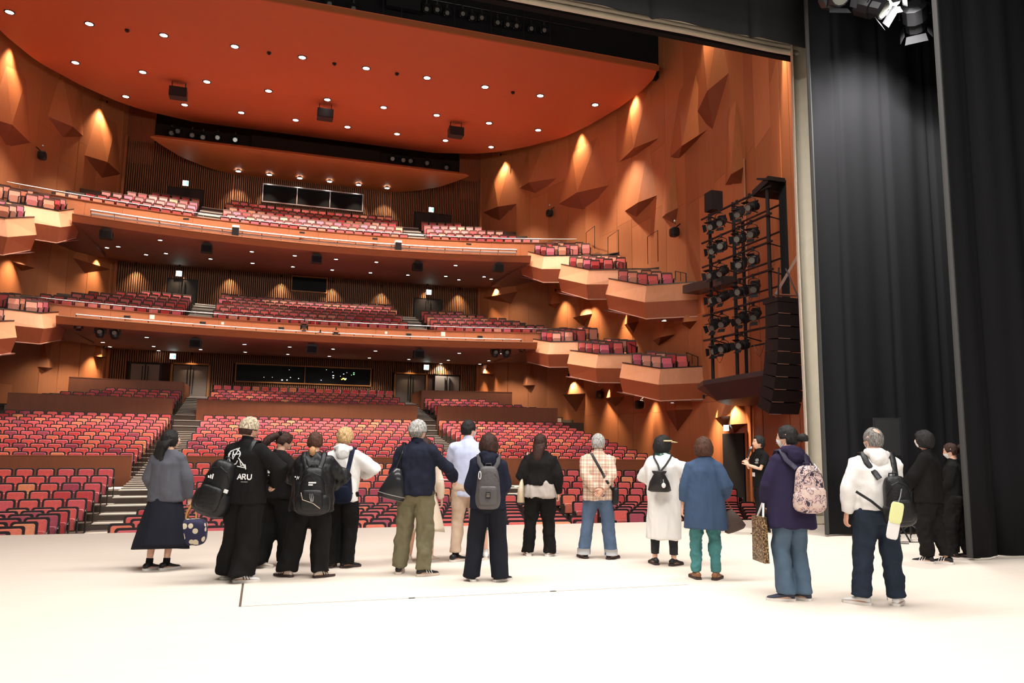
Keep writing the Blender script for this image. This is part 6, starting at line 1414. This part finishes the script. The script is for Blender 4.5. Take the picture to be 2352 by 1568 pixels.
for i in range(9):
    az = -1.0+2.0*i/8
    a = Mh @ Vector((.108*math.sin(az), .122*math.cos(az)-.004, .056)); e = Mh @ Vector((.130*math.sin(az), .122*math.cos(az)+.095*math.cos(az)**1.5+.01, .038+.0*i)); vz += [a, e, a+Vector((0, 0, .005)), e+Vector((0, 0, .005))]
for i in range(8): k = 4*i; fz_ += [(k, k+1, k+5, k+4), (k+2, k+6, k+7, k+3), (k+1, k+3, k+7, k+5)]
b.add(vz, fz_); b.tube([Mh @ Vector((.110*math.sin(t), .124*math.cos(t)-.004, .058)) for t in np.linspace(-2.0, 2.0, 20)], .012, 6); b.build('straw_visor', mat('straw', (.72, .55, .33), .8), P['root'], smooth=True)
# P14 handbag
o = held('P14', 'handbag', 'brown patterned handbag on the arm of the woman in the blue tunic', 'handbag', (.33, .06, .70), (0, -.35, .2)); b = MB(); b.loft([cring(0, 0, -.13, .11, .05), cring(0, 0, -.10, .14, .065), cring(0, 0, .03, .10, .05), cring(0, 0, .13, .045, .02)]); b.build('bag_body', pattern('brown_weave', (.06, .035, .025), [(.17, .11, .08), (.03, .02, .015)], 120, [.2, .35]), o, smooth=True)
b = MB(); b.tube([(-.05, 0, .1), (-.06, .03, .25), (0, .05, .32), (.03, .03, .22), (.05, 0, .1)], .007, 6); b.build('handle', BROWNL, o)
# P15 microphone, lanyard
o = held('P15', 'microphone', 'handheld microphone with grey ball at the mouth of the speaking man', 'microphone', (.01, .175, 1.475), (.4, 0, 0)); b = MB(); b.tube([(0, 0, -.20), (0, 0, -.02), (0, 0, 0)], [.011, .016, .02], 10); b.build('handle', SHB, o); b = MB(); b.sq((0, 0, .022), .027, .027, .03, 1, 1, 12, 10); b.build('grille_ball', M['steel'], o, smooth=True)
P = PEOPLE['P15']; bv = BVHTree.FromPolygons([v.co for v in P['top'].data.vertices], [tuple(p.vertices) for p in P['top'].data.polygons])
def chest(x, z): h = bv.ray_cast(Vector((x, .8, z)), Vector((0, -1, 0))); return (h[0]+Vector((0, .006, 0))) if h[0] is not None else Vector((x, .13, z))
b = MB(); b.tube([V3(-.085, -.01, 1.47)]+[chest(-.08+.08*t, 1.44-.34*t) for t in np.linspace(0.05, 1, 8)]+[chest(.08-.08*t, 1.44-.34*t) for t in np.linspace(1, .05, 8)]+[V3(.085, -.01, 1.47)], (.007, .002), 5, ref=(0, 1, 0)); c = chest(0, 1.04); b.tube([chest(0, 1.10), c+V3(0, .004, .03)], .003, 4); q = b.build('lanyard', BLKN, P['root'])
b = MB(); b.box(c.x-.045, c.x+.045, c.y, c.y+.006, c.z-.04, c.z+.03); b.build('name_card', SHW, q)
# P16 backpack, tote
FLO = pattern('floral_print', (.035, .02, .04), [(.62, .48, .43), (.58, .40, .37), (.05, .03, .06), (.56, .42, .40)], 15, [.44, .50, .53, .60], True)
o = backpack('P16', 'pink and black patterned backpack on the woman in the long cardigan', (.05, -.24, 1.10), .30, .46, .19, FLO, strap=mat('dark_webbing', (.03, .025, .05), .6), lobe=.08)
b = MB(); b.tube([(-.02, -.06, .235), (-.03, -.085, .20), (.0, -.10, .175), (.03, -.085, .20), (.02, -.06, .235)], .006, 5); b.build('metal_clip', M['steel'], o)
o = held('P16', 'tote_bag', 'glittery brown paper-like tote bag hanging beside the jeans of the masked woman', 'tote bag', (-.26, .10, .60), (0, 0, .1)); b = MB(); b.slab([(-.03, -.13, -.24), (.04, .15, -.24), (.02, .12, .20), (-.02, -.09, .20)], (-.06, .0, 0)); b.build('bag_body', pattern('glitter', (.05, .028, .012), [(.38, .25, .12), (.14, .08, .04)], 60, [.44, .52], True, .35), o)
b = MB(); b.tube([(-.03, -.05, .19), (0, -.02, .33), (.02, .02, .33), (-.01, .07, .19)], (.01, .003), 6); b.build('strap', SHW, o)
# P17 sling backpack, card holder, cane
o = backpack('P17', 'black crossbody backpack hanging low on the man in white hoodie', (.10, -.25, 1.02), .26, .48, .19, BLKN, rot=(0, -.10, 0), shoulders=((-.12, 1), (.13, 1)), lobe=.12)
b = MB(); b.tube([(-.09, .04, -.14), (-.22, .06, .0), (-.34, .09, .10)], (.013, .004), 6, ref=(0, 1, 0)); b.build('strap', BLKN, o)
o = held('P17', 'card_case', 'yellow and white plastic card case hanging from the black backpack', 'card case', (.02, -.39, .86), (0, .22, 0)); b = MB(); b.sq((0, 0, -.10), .055, .008, .10, .4, .4, 16, 8); b.build('lower_sleeve', SHW, o, smooth=True); b = MB(); b.sq((.0, -.008, .05), .06, .008, .10, .4, .4, 16, 8); b.build('upper_sleeve', mat('pale_yellow', (.72, .74, .36), .4), o, smooth=True)
b = MB(); b.tube([(0, 0, .13), (.02, .02, .2), (.03, .05, .28)], .006, 5); b.build('clip', M['steel'], o)
o = held('P17', 'white_cane', 'thin white cane with red section between the legs of the hooded man', 'cane', (.09, .24, .0)); b = MB(); b.tube([(.045, 0, .003), (.043, 0, .06)], .006, 6); b.tube([(.025, 0, .34), (-.02, 0, .95)], .0055, 6); b.build('shaft', SHW, o); b = MB(); b.tube([(.043, 0, .06), (.025, 0, .34)], .0058, 6); b.build('red_section', mat('cane_red', (.55, .02, .06), .4), o)
# P18 nothing carried. microphone stand, speaker on tripod, cable
o = empty('microphone_stand', (10.25, 10.3, 0), label='black microphone stand with ball microphone in front of the tall black curtain', cat='microphone stand'); o.rotation_euler = (0, 0, .3)
b = MB(); b.tube([(0, 0, .1), (.12, 0, 1.05)], .012, 8); b.tube([(.12, 0, 1.05), (.14, 0, 1.22)], .009, 8); b.build('pole', M['metalblack'], o)
b = MB(); b.tube([(.02, 0, 1.10), (.34, -.05, 1.36)], .009, 8); b.build('boom', M['metalblack'], o)
for k in range(3): a = 2.1*k+2.6; b = MB(); b.tube([(0, 0, .28), (.36*math.cos(a), .36*math.sin(a), .012)], .011, 6); b.build('leg', M['metalblack'], o)
b = MB(); b.tube([(.30, -.045, 1.33), (.46, -.07, 1.44)], [.013, .019], 8); b.build('microphone_body', M['metalblack'], o); b = MB(); b.sq((.485, -.074, 1.455), .03, .03, .03, 1, 1, 12, 8); b.build('grille_ball', M['steel'], o, smooth=True)
o = empty('stage_speaker', (10.12, 10.62, 0), label='black loudspeaker cabinet on a tripod before the black side curtain', cat='speaker'); o.rotation_euler = (0, 0, -.55)
b = MB(); b.prism([(-.22, -.2), (.22, -.2), (.30, .22), (-.30, .22)][::1], 1.36, 2.02); b.build('cabinet', M['metalblack'], o); b = MB(); b.box(-.19, .19, -.215, -.2, 1.39, 1.99); b.build('grille', M['black'], o)
b = MB(); b.tube([(0, 0, .1), (0, 0, 1.36)], .02, 8); b.build('pole', M['metalblack'], o)
for k in range(3): a = 2.1*k+1; b = MB(); b.tube([(0, 0, .6), (.45*math.cos(a), .45*math.sin(a), .015)], .014, 6); b.build('leg', M['metalblack'], o)
b = MB(); pts = [(9.9+.12*math.sin(i*1.1), 10.0+.0*i, .008) for i in range(1)]+[(9.6+.35*i, 10.15+.06*math.sin(i*1.7), .008) for i in range(9)]; b.tube(pts, .007, 5); tag(b.build('cable', M['metalblack']), 'thin black cable lying along the foot of the black curtain', 'cable')
